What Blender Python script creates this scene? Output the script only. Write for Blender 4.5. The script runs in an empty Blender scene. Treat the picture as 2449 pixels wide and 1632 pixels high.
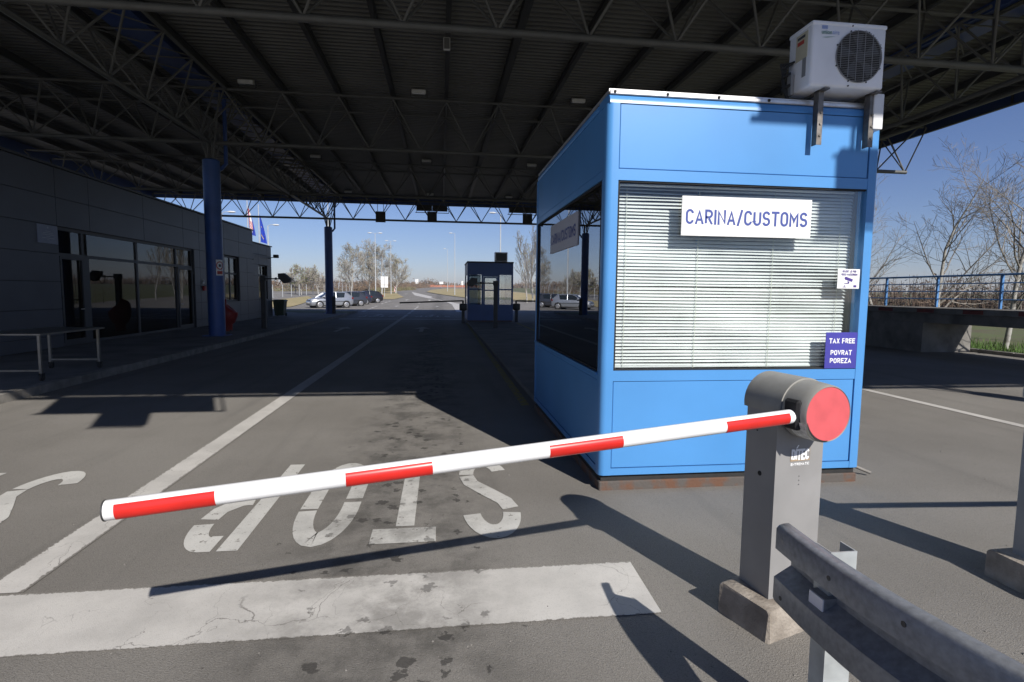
import bpy, bmesh, math, random
from mathutils import Vector, Matrix
R = math.radians
random.seed(7)
sc = bpy.context.scene
C = bpy.context.collection

# ------------------------------------------------------------------ camera
cam_d = bpy.data.cameras.new('camera')
cam = bpy.data.objects.new('camera', cam_d); C.objects.link(cam)
YAW, PIT, ROL, HC = R(7.387), R(5.0635), R(0.6159), 1.6
_f = Vector((math.sin(YAW)*math.cos(PIT), math.cos(YAW)*math.cos(PIT), -math.sin(PIT)))
_r0 = Vector((math.cos(YAW), -math.sin(YAW), 0)); _u0 = _r0.cross(_f)
_r = _r0*math.cos(ROL)+_u0*math.sin(ROL); _u = _u0*math.cos(ROL)-_r0*math.sin(ROL)
M = Matrix((( _r.x, _u.x, -_f.x, 0), (_r.y, _u.y, -_f.y, 0), (_r.z, _u.z, -_f.z, HC), (0, 0, 0, 1)))
cam.matrix_world = M
cam_d.sensor_width = 36; cam_d.lens = 19.318; cam_d.clip_start = 0.05; cam_d.clip_end = 3000
sc.camera = cam
# ------------------------------------------------------------------ light
SUN = Vector((0.53, -1.31, 1.0)).normalized()
elev = math.asin(SUN.z); az = math.atan2(SUN.x, SUN.y)
w = bpy.data.worlds.new('World'); sc.world = w; w.use_nodes = True
nt = w.node_tree; bg = nt.nodes['Background']
sky = nt.nodes.new('ShaderNodeTexSky'); sky.sky_type = 'NISHITA'; sky.sun_disc = False
sky.sun_elevation = elev; sky.sun_rotation = az; sky.air_density = 1.0; sky.dust_density = 0.05; sky.ozone_density = 4.0
tn = nt.nodes.new('ShaderNodeMix'); tn.data_type = 'RGBA'; tn.blend_type = 'MULTIPLY'; tn.inputs[0].default_value = 1.0
tn.inputs[7].default_value = (0.95, 0.95, 1.22, 1)
nt.links.new(sky.outputs[0], tn.inputs[6]); nt.links.new(tn.outputs[2], bg.inputs[0]); bg.inputs[1].default_value = 0.063
sl = bpy.data.lights.new('sun', 'SUN'); sl.energy = 5.0; sl.angle = R(0.53); sl.color = (1.0, 0.955, 0.89)
so = bpy.data.objects.new('sun', sl); C.objects.link(so)
so.rotation_euler = SUN.to_track_quat('Z', 'Y').to_euler()
vs = sc.view_settings; vs.view_transform = 'Standard'; vs.look = 'None'; vs.exposure = 0.22; vs.gamma = 1.0
sc.render.engine = 'CYCLES'
sc.cycles.use_denoising = True
sc.cycles.max_bounces = 8; sc.cycles.transparent_max_bounces = 16
sc.cycles.sample_clamp_indirect = 6

# ------------------------------------------------------------------ materials
MATS = {}
def _n(nt, t, **kw):
    n = nt.nodes.new(t)
    for k, v in kw.items(): setattr(n, k, v)
    return n
def mat(name, col, rough=0.6, metal=0.0, var=0.12, scale=4.0, bump=0.0, bscale=60.0, spec=0.5, coat=0.0, emit=0.0, obj=False, col2=None, thr=None):
    m = bpy.data.materials.new(name); m.use_nodes = True
    nt = m.node_tree; b = nt.nodes['Principled BSDF']; L = nt.links
    b.inputs['Roughness'].default_value = rough; b.inputs['Metallic'].default_value = metal
    b.inputs['Specular IOR Level'].default_value = spec; b.inputs['Coat Weight'].default_value = coat
    if obj: src = _n(nt, 'ShaderNodeTexCoord').outputs['Object']
    else: src = _n(nt, 'ShaderNodeNewGeometry').outputs['Position']
    nz = _n(nt, 'ShaderNodeTexNoise'); nz.inputs['Scale'].default_value = scale; nz.inputs['Detail'].default_value = 5
    L.new(src, nz.inputs['Vector'])
    rp = _n(nt, 'ShaderNodeValToRGB')
    c2 = col2 or tuple(c*(1-2.2*var) for c in col)
    c1 = tuple(min(1, c*(1+var)) for c in col)
    lo, hi = thr or (0.3, 0.65)
    rp.color_ramp.elements[0].position = lo; rp.color_ramp.elements[0].color = (*c2, 1)
    rp.color_ramp.elements[1].position = hi; rp.color_ramp.elements[1].color = (*c1, 1)
    L.new(nz.outputs['Fac'], rp.inputs[0]); L.new(rp.outputs[0], b.inputs['Base Color'])
    if bump:
        n2 = _n(nt, 'ShaderNodeTexNoise'); n2.inputs['Scale'].default_value = bscale; n2.inputs['Detail'].default_value = 3
        L.new(src, n2.inputs['Vector'])
        bp = _n(nt, 'ShaderNodeBump'); bp.inputs['Strength'].default_value = bump; bp.inputs['Distance'].default_value = 0.01
        L.new(n2.outputs['Fac'], bp.inputs['Height']); L.new(bp.outputs[0], b.inputs['Normal'])
    MATS[name] = m
    return m
def glass(name, ior=1.55, tint=(1, 1, 1), gl=(0.95, 0.97, 1), rough=0.0):
    m = bpy.data.materials.new(name); m.use_nodes = True
    nt = m.node_tree; L = nt.links; nt.nodes.remove(nt.nodes['Principled BSDF'])
    o = nt.nodes['Material Output']
    fr = _n(nt, 'ShaderNodeFresnel'); fr.inputs['IOR'].default_value = ior
    tr = _n(nt, 'ShaderNodeBsdfTransparent'); tr.inputs[0].default_value = (*tint, 1)
    g = _n(nt, 'ShaderNodeBsdfGlossy'); g.inputs['Color'].default_value = (*gl, 1); g.inputs['Roughness'].default_value = rough
    mx = _n(nt, 'ShaderNodeMixShader')
    L.new(fr.outputs[0], mx.inputs[0]); L.new(tr.outputs[0], mx.inputs[1]); L.new(g.outputs[0], mx.inputs[2]); L.new(mx.outputs[0], o.inputs[0])
    MATS[name] = m; return m
def math_n(nt, op, a, b=None, c=None):
    n = _n(nt, 'ShaderNodeMath', operation=op)
    for i, v in enumerate((a, b, c)):
        if v is None: continue
        if isinstance(v, (int, float)): n.inputs[i].default_value = v
        else: nt.links.new(v, n.inputs[i])
    return n.outputs[0]
def mix_c(nt, fac, a, b):
    n = _n(nt, 'ShaderNodeMix', data_type='RGBA')
    for s, v in ((n.inputs[0], fac), (n.inputs[6], a), (n.inputs[7], b)):
        if isinstance(v, tuple): s.default_value = (*v, 1)
        elif isinstance(v, (int, float)): s.default_value = v
        else: nt.links.new(v, s)
    return n.outputs[2]
def noise(nt, src, scale, detail=4, rough=0.55, dist=0.0):
    n = _n(nt, 'ShaderNodeTexNoise'); n.inputs['Scale'].default_value = scale; n.inputs['Detail'].default_value = detail
    n.inputs['Roughness'].default_value = rough; n.inputs['Distortion'].default_value = dist
    nt.links.new(src, n.inputs['Vector']); return n.outputs['Fac']
def ramp(nt, v, lo, hi):
    n = _n(nt, 'ShaderNodeMapRange', interpolation_type='SMOOTHSTEP'); nt.links.new(v, n.inputs[0])
    n.inputs[1].default_value = lo; n.inputs[2].default_value = hi; return n.outputs[0]
def asphalt_color(nt, pos):
    L = nt.links
    xyz = _n(nt, 'ShaderNodeSeparateXYZ'); L.new(pos, xyz.inputs[0]); X, Y = xyz.outputs[0], xyz.outputs[1]
    c = mix_c(nt, ramp(nt, noise(nt, pos, 0.45, 5), 0.3, 0.7), (0.190, 0.176, 0.157), (0.256, 0.240, 0.217))
    # long streaks along the lanes
    mp = _n(nt, 'ShaderNodeMapping'); mp.inputs['Scale'].default_value = (2.6, 0.16, 1); L.new(pos, mp.inputs[0])
    c = mix_c(nt, math_n(nt, 'MULTIPLY', ramp(nt, noise(nt, mp.outputs[0], 1.0, 4), 0.5, 0.75), 0.35), c, (0.105, 0.098, 0.09))
    # aggregate
    c = mix_c(nt, math_n(nt, 'MULTIPLY', ramp(nt, noise(nt, pos, 260, 2), 0.5, 0.72), 0.55), c, (0.33, 0.32, 0.30))
    c = mix_c(nt, math_n(nt, 'MULTIPLY', ramp(nt, noise(nt, pos, 190, 2), 0.52, 0.7), 0.5), c, (0.07, 0.066, 0.062))
    c = mix_c(nt, math_n(nt, 'MULTIPLY', ramp(nt, noise(nt, pos, 34, 4), 0.5, 0.8), 0.3), c, (0.10, 0.095, 0.09))
    c = mix_c(nt, math_n(nt, 'MULTIPLY', ramp(nt, noise(nt, pos, 95, 3, 0.7), 0.50, 0.68), 0.45), c, (0.095, 0.09, 0.084))
    c = mix_c(nt, math_n(nt, 'MULTIPLY', ramp(nt, noise(nt, pos, 120, 3, 0.7), 0.54, 0.70), 0.45), c, (0.34, 0.325, 0.30))
    c = mix_c(nt, math_n(nt, 'MULTIPLY', ramp(nt, noise(nt, pos, 1.7, 6, 0.65), 0.52, 0.74), 0.28), c, (0.24, 0.225, 0.205))
    return c, X, Y
def oil(nt, pos, X, Y):
    """oil drips down the middle of the traffic lane: returns a mask"""
    def band(x0, wd):
        d = math_n(nt, 'ABSOLUTE', math_n(nt, 'SUBTRACT', X, x0))
        n = _n(nt, 'ShaderNodeMapRange', interpolation_type='SMOOTHSTEP'); nt.links.new(d, n.inputs[0])
        n.inputs[1].default_value = wd; n.inputs[2].default_value = 0.12; n.inputs[3].default_value = 0; n.inputs[4].default_value = 1
        return n.outputs[0]
    b1 = band(-0.30, 1.0)
    v = _n(nt, 'ShaderNodeTexVoronoi', feature='F1'); v.inputs['Scale'].default_value = 10.5; v.inputs['Randomness'].default_value = 1
    wob = _n(nt, 'ShaderNodeTexNoise'); wob.inputs['Scale'].default_value = 30; wob.inputs['Detail'].default_value = 5; nt.links.new(pos, wob.inputs['Vector'])
    vm = _n(nt, 'ShaderNodeVectorMath', operation='MULTIPLY_ADD'); nt.links.new(wob.outputs['Color'], vm.inputs[0]); vm.inputs[1].default_value = (0.12, 0.12, 0); nt.links.new(pos, vm.inputs[2])
    fl = _n(nt, 'ShaderNodeVectorMath', operation='MULTIPLY'); nt.links.new(vm.outputs[0], fl.inputs[0]); fl.inputs[1].default_value = (1, 1, 0)
    nt.links.new(fl.outputs[0], v.inputs['Vector'])
    sx = _n(nt, 'ShaderNodeSeparateColor'); nt.links.new(v.outputs['Color'], sx.inputs[0])
    rad = math_n(nt, 'MULTIPLY', ramp(nt, sx.outputs[0], 0.30, 1.0), 0.52)
    rad = math_n(nt, 'MULTIPLY', rad, math_n(nt, 'MULTIPLY', b1, ramp(nt, noise(nt, pos, 1.1, 2), 0.30, 0.50)))
    spot = math_n(nt, 'SUBTRACT', rad, v.outputs['Distance'])
    spot = ramp(nt, spot, -0.02, 0.10)
    grime = math_n(nt, 'MULTIPLY', math_n(nt, 'MULTIPLY', b1, ramp(nt, noise(nt, pos, 2.6, 6, 0.7), 0.38, 0.66)), 0.75)
    return spot, grime
def make_asphalt():
    m = bpy.data.materials.new('asphalt'); m.use_nodes = True; nt = m.node_tree; b = nt.nodes['Principled BSDF']
    pos = _n(nt, 'ShaderNodeNewGeometry').outputs['Position']
    c, X, Y = asphalt_color(nt, pos); spot, grime = oil(nt, pos, X, Y)
    c = mix_c(nt, grime, c, (0.07, 0.066, 0.06)); c = mix_c(nt, math_n(nt, 'MULTIPLY', spot, 0.68), c, (0.03, 0.028, 0.026))
    nt.links.new(c, b.inputs['Base Color']); b.inputs['Roughness'].default_value = 0.88; b.inputs['Specular IOR Level'].default_value = 0.3
    bp = _n(nt, 'ShaderNodeBump'); bp.inputs['Strength'].default_value = 0.9; bp.inputs['Distance'].default_value = 0.008
    nt.links.new(noise(nt, pos, 130, 3, 0.7), bp.inputs['Height']); nt.links.new(bp.outputs[0], b.inputs['Normal'])
    MATS['asphalt'] = m
def make_paint(name, wear=0.5, crack=True, base=(0.55, 0.53, 0.50), edge=None):
    m = bpy.data.materials.new(name); m.use_nodes = True; nt = m.node_tree; b = nt.nodes['Principled BSDF']
    pos = _n(nt, 'ShaderNodeNewGeometry').outputs['Position']
    a, X, Y = asphalt_color(nt, pos); spot, grime = oil(nt, pos, X, Y)
    p = mix_c(nt, ramp(nt, noise(nt, pos, 3.0, 5), 0.3, 0.75), base, tuple(q*0.80 for q in base))
    p = mix_c(nt, math_n(nt, 'MULTIPLY', ramp(nt, noise(nt, pos, 120, 3), 0.5, 0.75), 0.35), p, tuple(q*0.55 for q in base))
    w1 = ramp(nt, noise(nt, pos, 15, 8, 0.72), 0.80-0.26*wear, 0.83-0.22*wear)
    if edge:
        ax, e0, e1 = edge; cc = X if ax == 'X' else Y
        d = math_n(nt, 'SUBTRACT', (e1-e0)/2, math_n(nt, 'ABSOLUTE', math_n(nt, 'SUBTRACT', cc, (e0+e1)/2)))
        ew = math_n(nt, 'SUBTRACT', math_n(nt, 'MULTIPLY', noise(nt, pos, 38, 5, 0.7), 0.062), d)
        w1 = math_n(nt, 'MAXIMUM', w1, ramp(nt, ew, 0.014, 0.022))
    if crack:
        wob = _n(nt, 'ShaderNodeTexNoise'); wob.inputs['Scale'].default_value = 3.5; wob.inputs['Detail'].default_value = 6; nt.links.new(pos, wob.inputs['Vector'])
        vm = _n(nt, 'ShaderNodeVectorMath', operation='MULTIPLY_ADD'); nt.links.new(wob.outputs['Color'], vm.inputs[0]); vm.inputs[1].default_value = (0.42, 0.42, 0); nt.links.new(pos, vm.inputs[2])
        mp = _n(nt, 'ShaderNodeMapping'); mp.inputs['Scale'].default_value = (1.5, 0.8, 0); nt.links.new(vm.outputs[0], mp.inputs[0])
        v = _n(nt, 'ShaderNodeTexVoronoi', feature='DISTANCE_TO_EDGE'); v.inputs['Scale'].default_value = 2.6; nt.links.new(mp.outputs[0], v.inputs['Vector'])
        n = _n(nt, 'ShaderNodeMapRange'); nt.links.new(v.outputs['Distance'], n.inputs[0]); n.inputs[1].default_value = 0.0015; n.inputs[2].default_value = 0.006; n.inputs[3].default_value = 1; n.inputs[4].default_value = 0
        ck = math_n(nt, 'MULTIPLY', n.outputs[0], ramp(nt, noise(nt, pos, 1.4, 3), 0.46, 0.56))
        p = mix_c(nt, math_n(nt, 'MULTIPLY', ck, 0.68), p, (0.12, 0.11, 0.10))
    c = mix_c(nt, w1, p, a)
    c = mix_c(nt, math_n(nt, 'MULTIPLY', grime, 0.75), c, (0.10, 0.095, 0.085)); c = mix_c(nt, math_n(nt, 'MULTIPLY', spot, 0.55), c, (0.05, 0.047, 0.043))
    nt.links.new(c, b.inputs['Base Color']); b.inputs['Roughness'].default_value = 0.8; b.inputs['Specular IOR Level'].default_value = 0.3
    bp = _n(nt, 'ShaderNodeBump'); bp.inputs['Strength'].default_value = 0.35; bp.inputs['Distance'].default_value = 0.005
    nt.links.new(noise(nt, pos, 200, 2), bp.inputs['Height']); nt.links.new(bp.outputs[0], b.inputs['Normal'])
    MATS[name] = m
make_asphalt()
make_paint('road_paint', 0.42); make_paint('stop_paint', 0.42, edge=('Y', 2.50, 3.045)); make_paint('lane_paint', 0.5, edge=('X', -2.40, -2.18)); make_paint('letter_paint', 0.84, False, (0.56, 0.55, 0.52)); make_paint('far_paint', 0.3, False)
make_paint('yellow_paint', 1.25, False, (0.42, 0.34, 0.07))
mat('grass_ground', (0.075, 0.095, 0.028), 0.95, var=0.2, scale=0.6, col2=(0.10, 0.085, 0.045), bump=0.6, bscale=9)
mat('dry_grass', (0.36, 0.28, 0.15), 0.95, var=0.15, scale=0.35, col2=(0.27, 0.24, 0.10), bump=0.5, bscale=8)
mat('concrete', (0.30, 0.265, 0.225), 0.92, var=0.2, scale=7, bump=0.6, bscale=70, col2=(0.16, 0.135, 0.11))
mat('kerb_concrete', (0.22, 0.205, 0.185), 0.9, var=0.16, scale=5, bump=0.3, bscale=70)
mat('paving', (0.20, 0.19, 0.18), 0.9, var=0.14, scale=1.2, bump=0.3, bscale=60)
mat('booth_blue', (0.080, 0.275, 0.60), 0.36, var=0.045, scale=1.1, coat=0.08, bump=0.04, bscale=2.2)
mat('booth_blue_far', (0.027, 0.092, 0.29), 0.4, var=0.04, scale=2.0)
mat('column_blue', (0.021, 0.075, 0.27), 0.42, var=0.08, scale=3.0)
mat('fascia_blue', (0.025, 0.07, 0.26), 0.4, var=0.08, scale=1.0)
mat('rail_blue', (0.09, 0.24, 0.52), 0.45, var=0.08, scale=8)
mat('silver_trim', (0.62, 0.61, 0.60), 0.35, metal=0.6, var=0.08, scale=12)
mat('dark_gap', (0.012, 0.012, 0.014), 0.8, var=0.0)
mat('rusty_plinth', (0.085, 0.075, 0.068), 0.9, var=0.15, scale=8, col2=(0.135, 0.068, 0.042), bump=0.5, bscale=50, thr=(0.40, 0.58))
mat('slat', (0.66, 0.67, 0.675), 0.5, var=0.06, scale=3)
mat('cord', (0.55, 0.56, 0.48), 0.8, var=0.05)
mat('white_plastic', (0.78, 0.78, 0.79), 0.5, var=0.03, scale=5)
mat('ac_white', (0.84, 0.84, 0.86), 0.42, var=0.04, scale=4)
mat('ac_yellow', (0.55, 0.50, 0.36), 0.6, var=0.05)
mat('black_plastic', (0.02, 0.02, 0.021), 0.45, var=0.1, scale=10)
mat('black_rubber', (0.022, 0.022, 0.022), 0.8, var=0.1, scale=20)
mat('fan_dark', (0.05, 0.05, 0.052), 0.5, var=0.05)
mat('grille_grey', (0.26, 0.26, 0.26), 0.45, var=0.05)
mat('steel_bracket', (0.16, 0.145, 0.13), 0.5, metal=0.6, var=0.2, scale=20)
mat('sign_white', (0.80, 0.80, 0.78), 0.5, var=0.03, scale=3)
mat('sign_white_dimmed', (0.46, 0.45, 0.49), 0.5, var=0.03, scale=3)  # opaque sign white, with the dimming behind shaded glass put into the colour
mat('ink_blue', (0.045, 0.075, 0.30), 0.6, var=0.03)
mat('sign_blue', (0.055, 0.05, 0.33), 0.45, var=0.04)
mat('ink_white', (0.82, 0.82, 0.82), 0.6, var=0.02)
mat('ink_violet', (0.06, 0.03, 0.22), 0.6, var=0.02)
mat('ink_green', (0.05, 0.20, 0.16), 0.6, var=0.02)
mat('ink_lightblue', (0.22, 0.32, 0.62), 0.6, var=0.02)
mat('ink_brown', (0.35, 0.26, 0.17), 0.6, var=0.02)
mat('ink_red', (0.45, 0.06, 0.04), 0.6, var=0.02)
mat('ink_dark', (0.05, 0.055, 0.065), 0.6, var=0.02)
mat('barrier_grey', (0.27, 0.265, 0.26), 0.48, var=0.05, scale=5, bump=0.06, bscale=300)
mat('barrier_cap', (0.30, 0.295, 0.27), 0.5, var=0.06, scale=9)
mat('arm_white', (0.86, 0.86, 0.86), 0.32, var=0.03, scale=6, obj=True, coat=0.2)
mat('arm_red', (0.60, 0.022, 0.016), 0.28, var=0.08, scale=5, obj=True, coat=0.3)
mat('disc_red', (0.60, 0.095, 0.105), 0.6, var=0.05, scale=14)
mat('tape', (0.62, 0.62, 0.60), 0.5, var=0.15, scale=60, bump=0.6, bscale=120)
mat('galvanised', (0.265, 0.28, 0.305), 0.42, metal=0.35, var=0.10, scale=45, bump=0.12, bscale=40)
mat('galv_bright', (0.52, 0.55, 0.55), 0.5, metal=0.35, var=0.1, scale=10)
mat('reflector', (0.75, 0.75, 0.80), 0.35, var=0.05)
mat('truss_grey', (0.115, 0.117, 0.112), 0.5, var=0.06, scale=4)
mat('rafter_dark', (0.04, 0.041, 0.04), 0.6, var=0.06, scale=3)
mat('roof_sheet', (0.135, 0.135, 0.122), 0.5, metal=0.25, var=0.10, scale=0.7)
mat('roof_top', (0.4, 0.4, 0.4), 0.6, var=0.05)
mat('lamp_white', (0.70, 0.70, 0.68), 0.5, var=0.05)
mat('cladding', (0.072, 0.079, 0.10), 0.45, metal=0.1, var=0.05, scale=1.3)
mat('cladding_joint', (0.035, 0.037, 0.045), 0.8, var=0.05)
mat('frame_dark', (0.045, 0.048, 0.056), 0.5, var=0.05)
mat('interior', (0.10, 0.095, 0.09), 0.9, var=0.1)
mat('booth_inside', (0.30, 0.30, 0.31), 0.8, var=0.06)
mat('plaque', (0.24, 0.27, 0.36), 0.5, var=0.05)
mat('plaque_line', (0.42, 0.45, 0.52), 0.6, var=0.02)
mat('alarm_red', (0.42, 0.02, 0.02), 0.5, var=0.05)
mat('bin_red', (0.30, 0.02, 0.018), 0.45, var=0.08)
mat('bin_green', (0.035, 0.06, 0.035), 0.55, var=0.08)
mat('dark_post', (0.05, 0.05, 0.052), 0.6, var=0.1)
mat('steel_table', (0.22, 0.21, 0.195), 0.35, metal=0.8, var=0.1, scale=8)
mat('lamp_pole', (0.52, 0.54, 0.55), 0.45, metal=0.3, var=0.05)
mat('flag_red', (0.55, 0.03, 0.03), 0.8, var=0.05); mat('flag_white', (0.75, 0.75, 0.75), 0.8, var=0.05); mat('flag_blue', (0.03, 0.06, 0.42), 0.8, var=0.05)
mat('flag_eu', (0.02, 0.06, 0.48), 0.8, var=0.05); mat('star_yellow', (0.75, 0.55, 0.05), 0.7, var=0.02)
mat('car_silver', (0.36, 0.385, 0.43), 0.30, metal=0.55, var=0.02, coat=0.6, obj=True)
mat('car_navy', (0.030, 0.033, 0.055), 0.3, metal=0.2, var=0.02, coat=0.7, obj=True)
mat('car_black', (0.014, 0.014, 0.018), 0.3, var=0.02, coat=0.7, obj=True)
mat('car_slate', (0.045, 0.05, 0.065), 0.3, metal=0.2, var=0.02, coat=0.7, obj=True)
mat('car_glass', (0.018, 0.024, 0.028), 0.06, var=0.0, spec=0.8)
mat('headlight', (0.75, 0.75, 0.75), 0.12, var=0.02, spec=0.8, coat=1.0)
mat('taillight', (0.16, 0.012, 0.01), 0.2, var=0.02, coat=0.6)
mat('rim', (0.52, 0.52, 0.54), 0.35, metal=0.7, var=0.03)
mat('plate_white', (0.7, 0.7, 0.7), 0.5, var=0.02)
mat('bark_pale', (0.31, 0.30, 0.275), 0.85, var=0.22, scale=6, obj=True, col2=(0.13, 0.12, 0.105), thr=(0.28, 0.52))
mat('bark_twig', (0.27, 0.245, 0.215), 0.9, var=0.2, scale=4, obj=True)
mat('bark_far', (0.30, 0.27, 0.235), 0.9, var=0.15, scale=1, obj=True)
mat('bud', (0.30, 0.29, 0.16), 0.9, var=0.25, scale=0.8, obj=True)
mat('bud_green', (0.26, 0.30, 0.09), 0.9, var=0.25, scale=0.8, obj=True)
mat('shrub_brown', (0.17, 0.115, 0.075), 0.95, var=0.3, scale=0.5, col2=(0.10, 0.075, 0.05))
mat('shrub_olive', (0.16, 0.15, 0.07), 0.95, var=0.3, scale=0.5, col2=(0.11, 0.08, 0.05))
mat('leaf_green', (0.075, 0.15, 0.022), 0.8, var=0.3, scale=7, col2=(0.04, 0.075, 0.014))
mat('orange', (0.42, 0.16, 0.09), 0.7, var=0.1, scale=0.4)
mat('ramp_concrete', (0.20, 0.19, 0.175), 0.9, var=0.18, scale=2.5, bump=0.35, bscale=45, col2=(0.11, 0.105, 0.095))
mat('shrub_near', (0.105, 0.073, 0.052), 0.95, var=0.3, scale=0.5, col2=(0.055, 0.042, 0.032))
mat('ramp_red', (0.17, 0.02, 0.018), 0.7, var=0.15, scale=9)
mat('floor_dark', (0.08, 0.08, 0.08), 0.8, var=0.1)
glass('window_glass', 3.2, (0.70, 0.74, 0.74)); glass('mirror_glass', 5.5, (0.6, 0.64, 0.64)); glass('facade_glass', 1.5, (0.35, 0.35, 0.35)); glass('front_glass', 1.42, (0.97, 0.99, 0.98))

# ------------------------------------------------------------------ mesh helpers
ORG = {}
def tag(o, label=None, cat=None, group=None, kind=None):
    if label: o['label'] = label
    if cat: o['category'] = cat
    if group: o['group'] = group
    if kind: o['kind'] = kind
    return o
def thing(name, label, cat, loc=(0, 0, 0), group=None):
    o = bpy.data.objects.new(name, None); C.objects.link(o); o.location = loc; o.empty_display_size = 0.1
    ORG[o.name] = Vector(loc); return tag(o, label, cat, group)
def copy_tree(o, parent=None):
    c = o.copy(); C.objects.link(c)
    if parent: c.parent = parent; c.matrix_parent_inverse = o.matrix_parent_inverse.copy()
    for ch in list(o.children): copy_tree(ch, c)
    return c
class MB:
    def __init__(s): s.v = []; s.f = []; s.m = []
    def add(s, vs, fs, mi=0):
        b = len(s.v); s.v += [tuple(x) for x in vs]; s.f += [[i+b for i in f] for f in fs]; s.m += [mi]*len(fs); return s
    def box(s, x0, x1, y0, y1, z0, z1, mi=0, bev=0.0, seg=2):
        if bev > 0:
            bm = bmesh.new(); bmesh.ops.create_cube(bm, size=1)
            for v in bm.verts: v.co = Vector(((x0+x1)/2+v.co.x*(x1-x0), (y0+y1)/2+v.co.y*(y1-y0), (z0+z1)/2+v.co.z*(z1-z0)))
            bmesh.ops.bevel(bm, geom=list(bm.edges), offset=bev, segments=seg, profile=0.5, affect='EDGES')
            bm.verts.index_update(); s.add([v.co[:] for v in bm.verts], [[v.index for v in f.verts] for f in bm.faces], mi); bm.free(); return s
        V = [(x, y, z) for z in (z0, z1) for y in (y0, y1) for x in (x0, x1)]
        return s.add(V, [(0, 2, 3, 1), (4, 5, 7, 6), (0, 1, 5, 4), (2, 6, 7, 3), (0, 4, 6, 2), (1, 3, 7, 5)], mi)
    def tube(s, p0, p1, r0, r1=None, n=8, mi=0, caps=True):
        p0, p1 = Vector(p0), Vector(p1); r1 = r0 if r1 is None else r1
        d = (p1-p0).normalized(); a = d.orthogonal().normalized(); b = d.cross(a)
        V = []
        for p, r in ((p0, r0), (p1, r1)):
            for i in range(n):
                t = 2*math.pi*i/n; V.append(p+a*(r*math.cos(t))+b*(r*math.sin(t)))
        F = [(i, (i+1) % n, n+(i+1) % n, n+i) for i in range(n)]
        if caps: F += [tuple(range(n))[::-1], tuple(range(n, 2*n))]
        return s.add(V, F, mi)
    def path(s, pts, r, n=6, mi=0):
        pts = [Vector(p) for p in pts]; rs = r if isinstance(r, (list, tuple)) else [r]*len(pts); V = []; F = []
        d = (pts[1]-pts[0]).normalized(); a = d.orthogonal().normalized()
        for k, p in enumerate(pts):
            d = (pts[min(k+1, len(pts)-1)]-pts[max(k-1, 0)]).normalized()
            a = (a-d*a.dot(d)).normalized(); b = d.cross(a)
            for i in range(n):
                t = 2*math.pi*i/n; V.append(p+a*(rs[k]*math.cos(t))+b*(rs[k]*math.sin(t)))
        for k in range(len(pts)-1):
            for i in range(n): F.append((k*n+i, k*n+(i+1) % n, (k+1)*n+(i+1) % n, (k+1)*n+i))
        F += [tuple(range(n))[::-1], tuple(range((len(pts)-1)*n, len(pts)*n))]
        return s.add(V, F, mi)
    def prism(s, poly, axis, a, b, mi=0):
        """poly in the two other axes (x,y,z order), extruded along axis from a to b"""
        def P(u, v, w):
            return {'x': (w, u, v), 'y': (u, w, v), 'z': (u, v, w)}[axis]
        n = len(poly); V = [P(u, v, a) for u, v in poly]+[P(u, v, b) for u, v in poly]
        F = [(i, (i+1) % n, n+(i+1) % n, n+i) for i in range(n)]+[tuple(range(n))[::-1], tuple(range(n, 2*n))]
        return s.add(V, F, mi)
    def loft(s, rings, mi=0, caps=True, closed=True):
        n = len(rings[0]); V = [p for r in rings for p in r]; F = []
        for k in range(len(rings)-1):
            for i in range(n if closed else n-1): F.append((k*n+i, k*n+(i+1) % n, (k+1)*n+(i+1) % n, (k+1)*n+i))
        if caps: F += [tuple(range(n))[::-1], tuple(range((len(rings)-1)*n, len(rings)*n))]
        return s.add(V, F, mi)
    def build(s, name, ms, parent=None, smooth=None, fixn=True, kind=None, label=None, loc=None):
        me = bpy.data.meshes.new(name); off = Vector((0, 0, 0)); p = parent
        while p is not None: off += Vector(p.location); p = p.parent
        if loc is not None: off = Vector(loc)
        me.from_pydata([tuple(Vector(v)-off) for v in s.v], [], s.f)
        for q in (ms if isinstance(ms, (list, tuple)) else [ms]): me.materials.append(MATS[q])
        me.polygons.foreach_set('material_index', s.m)
        if fixn:
            bm = bmesh.new(); bm.from_mesh(me); bmesh.ops.recalc_face_normals(bm, faces=bm.faces); bm.to_mesh(me); bm.free()
        if smooth is not None:
            me.polygons.foreach_set('use_smooth', [True]*len(me.polygons)); me.set_sharp_from_angle(angle=R(smooth))
        me.update()
        o = bpy.data.objects.new(name, me); C.objects.link(o); o.parent = parent
        if loc is not None: o.location = loc
        if kind: o['kind'] = kind
        if label: o['label'] = label
        return o
    def xf(s, fn): s.v = [tuple(fn(Vector(v))) for v in s.v]; return s
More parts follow.
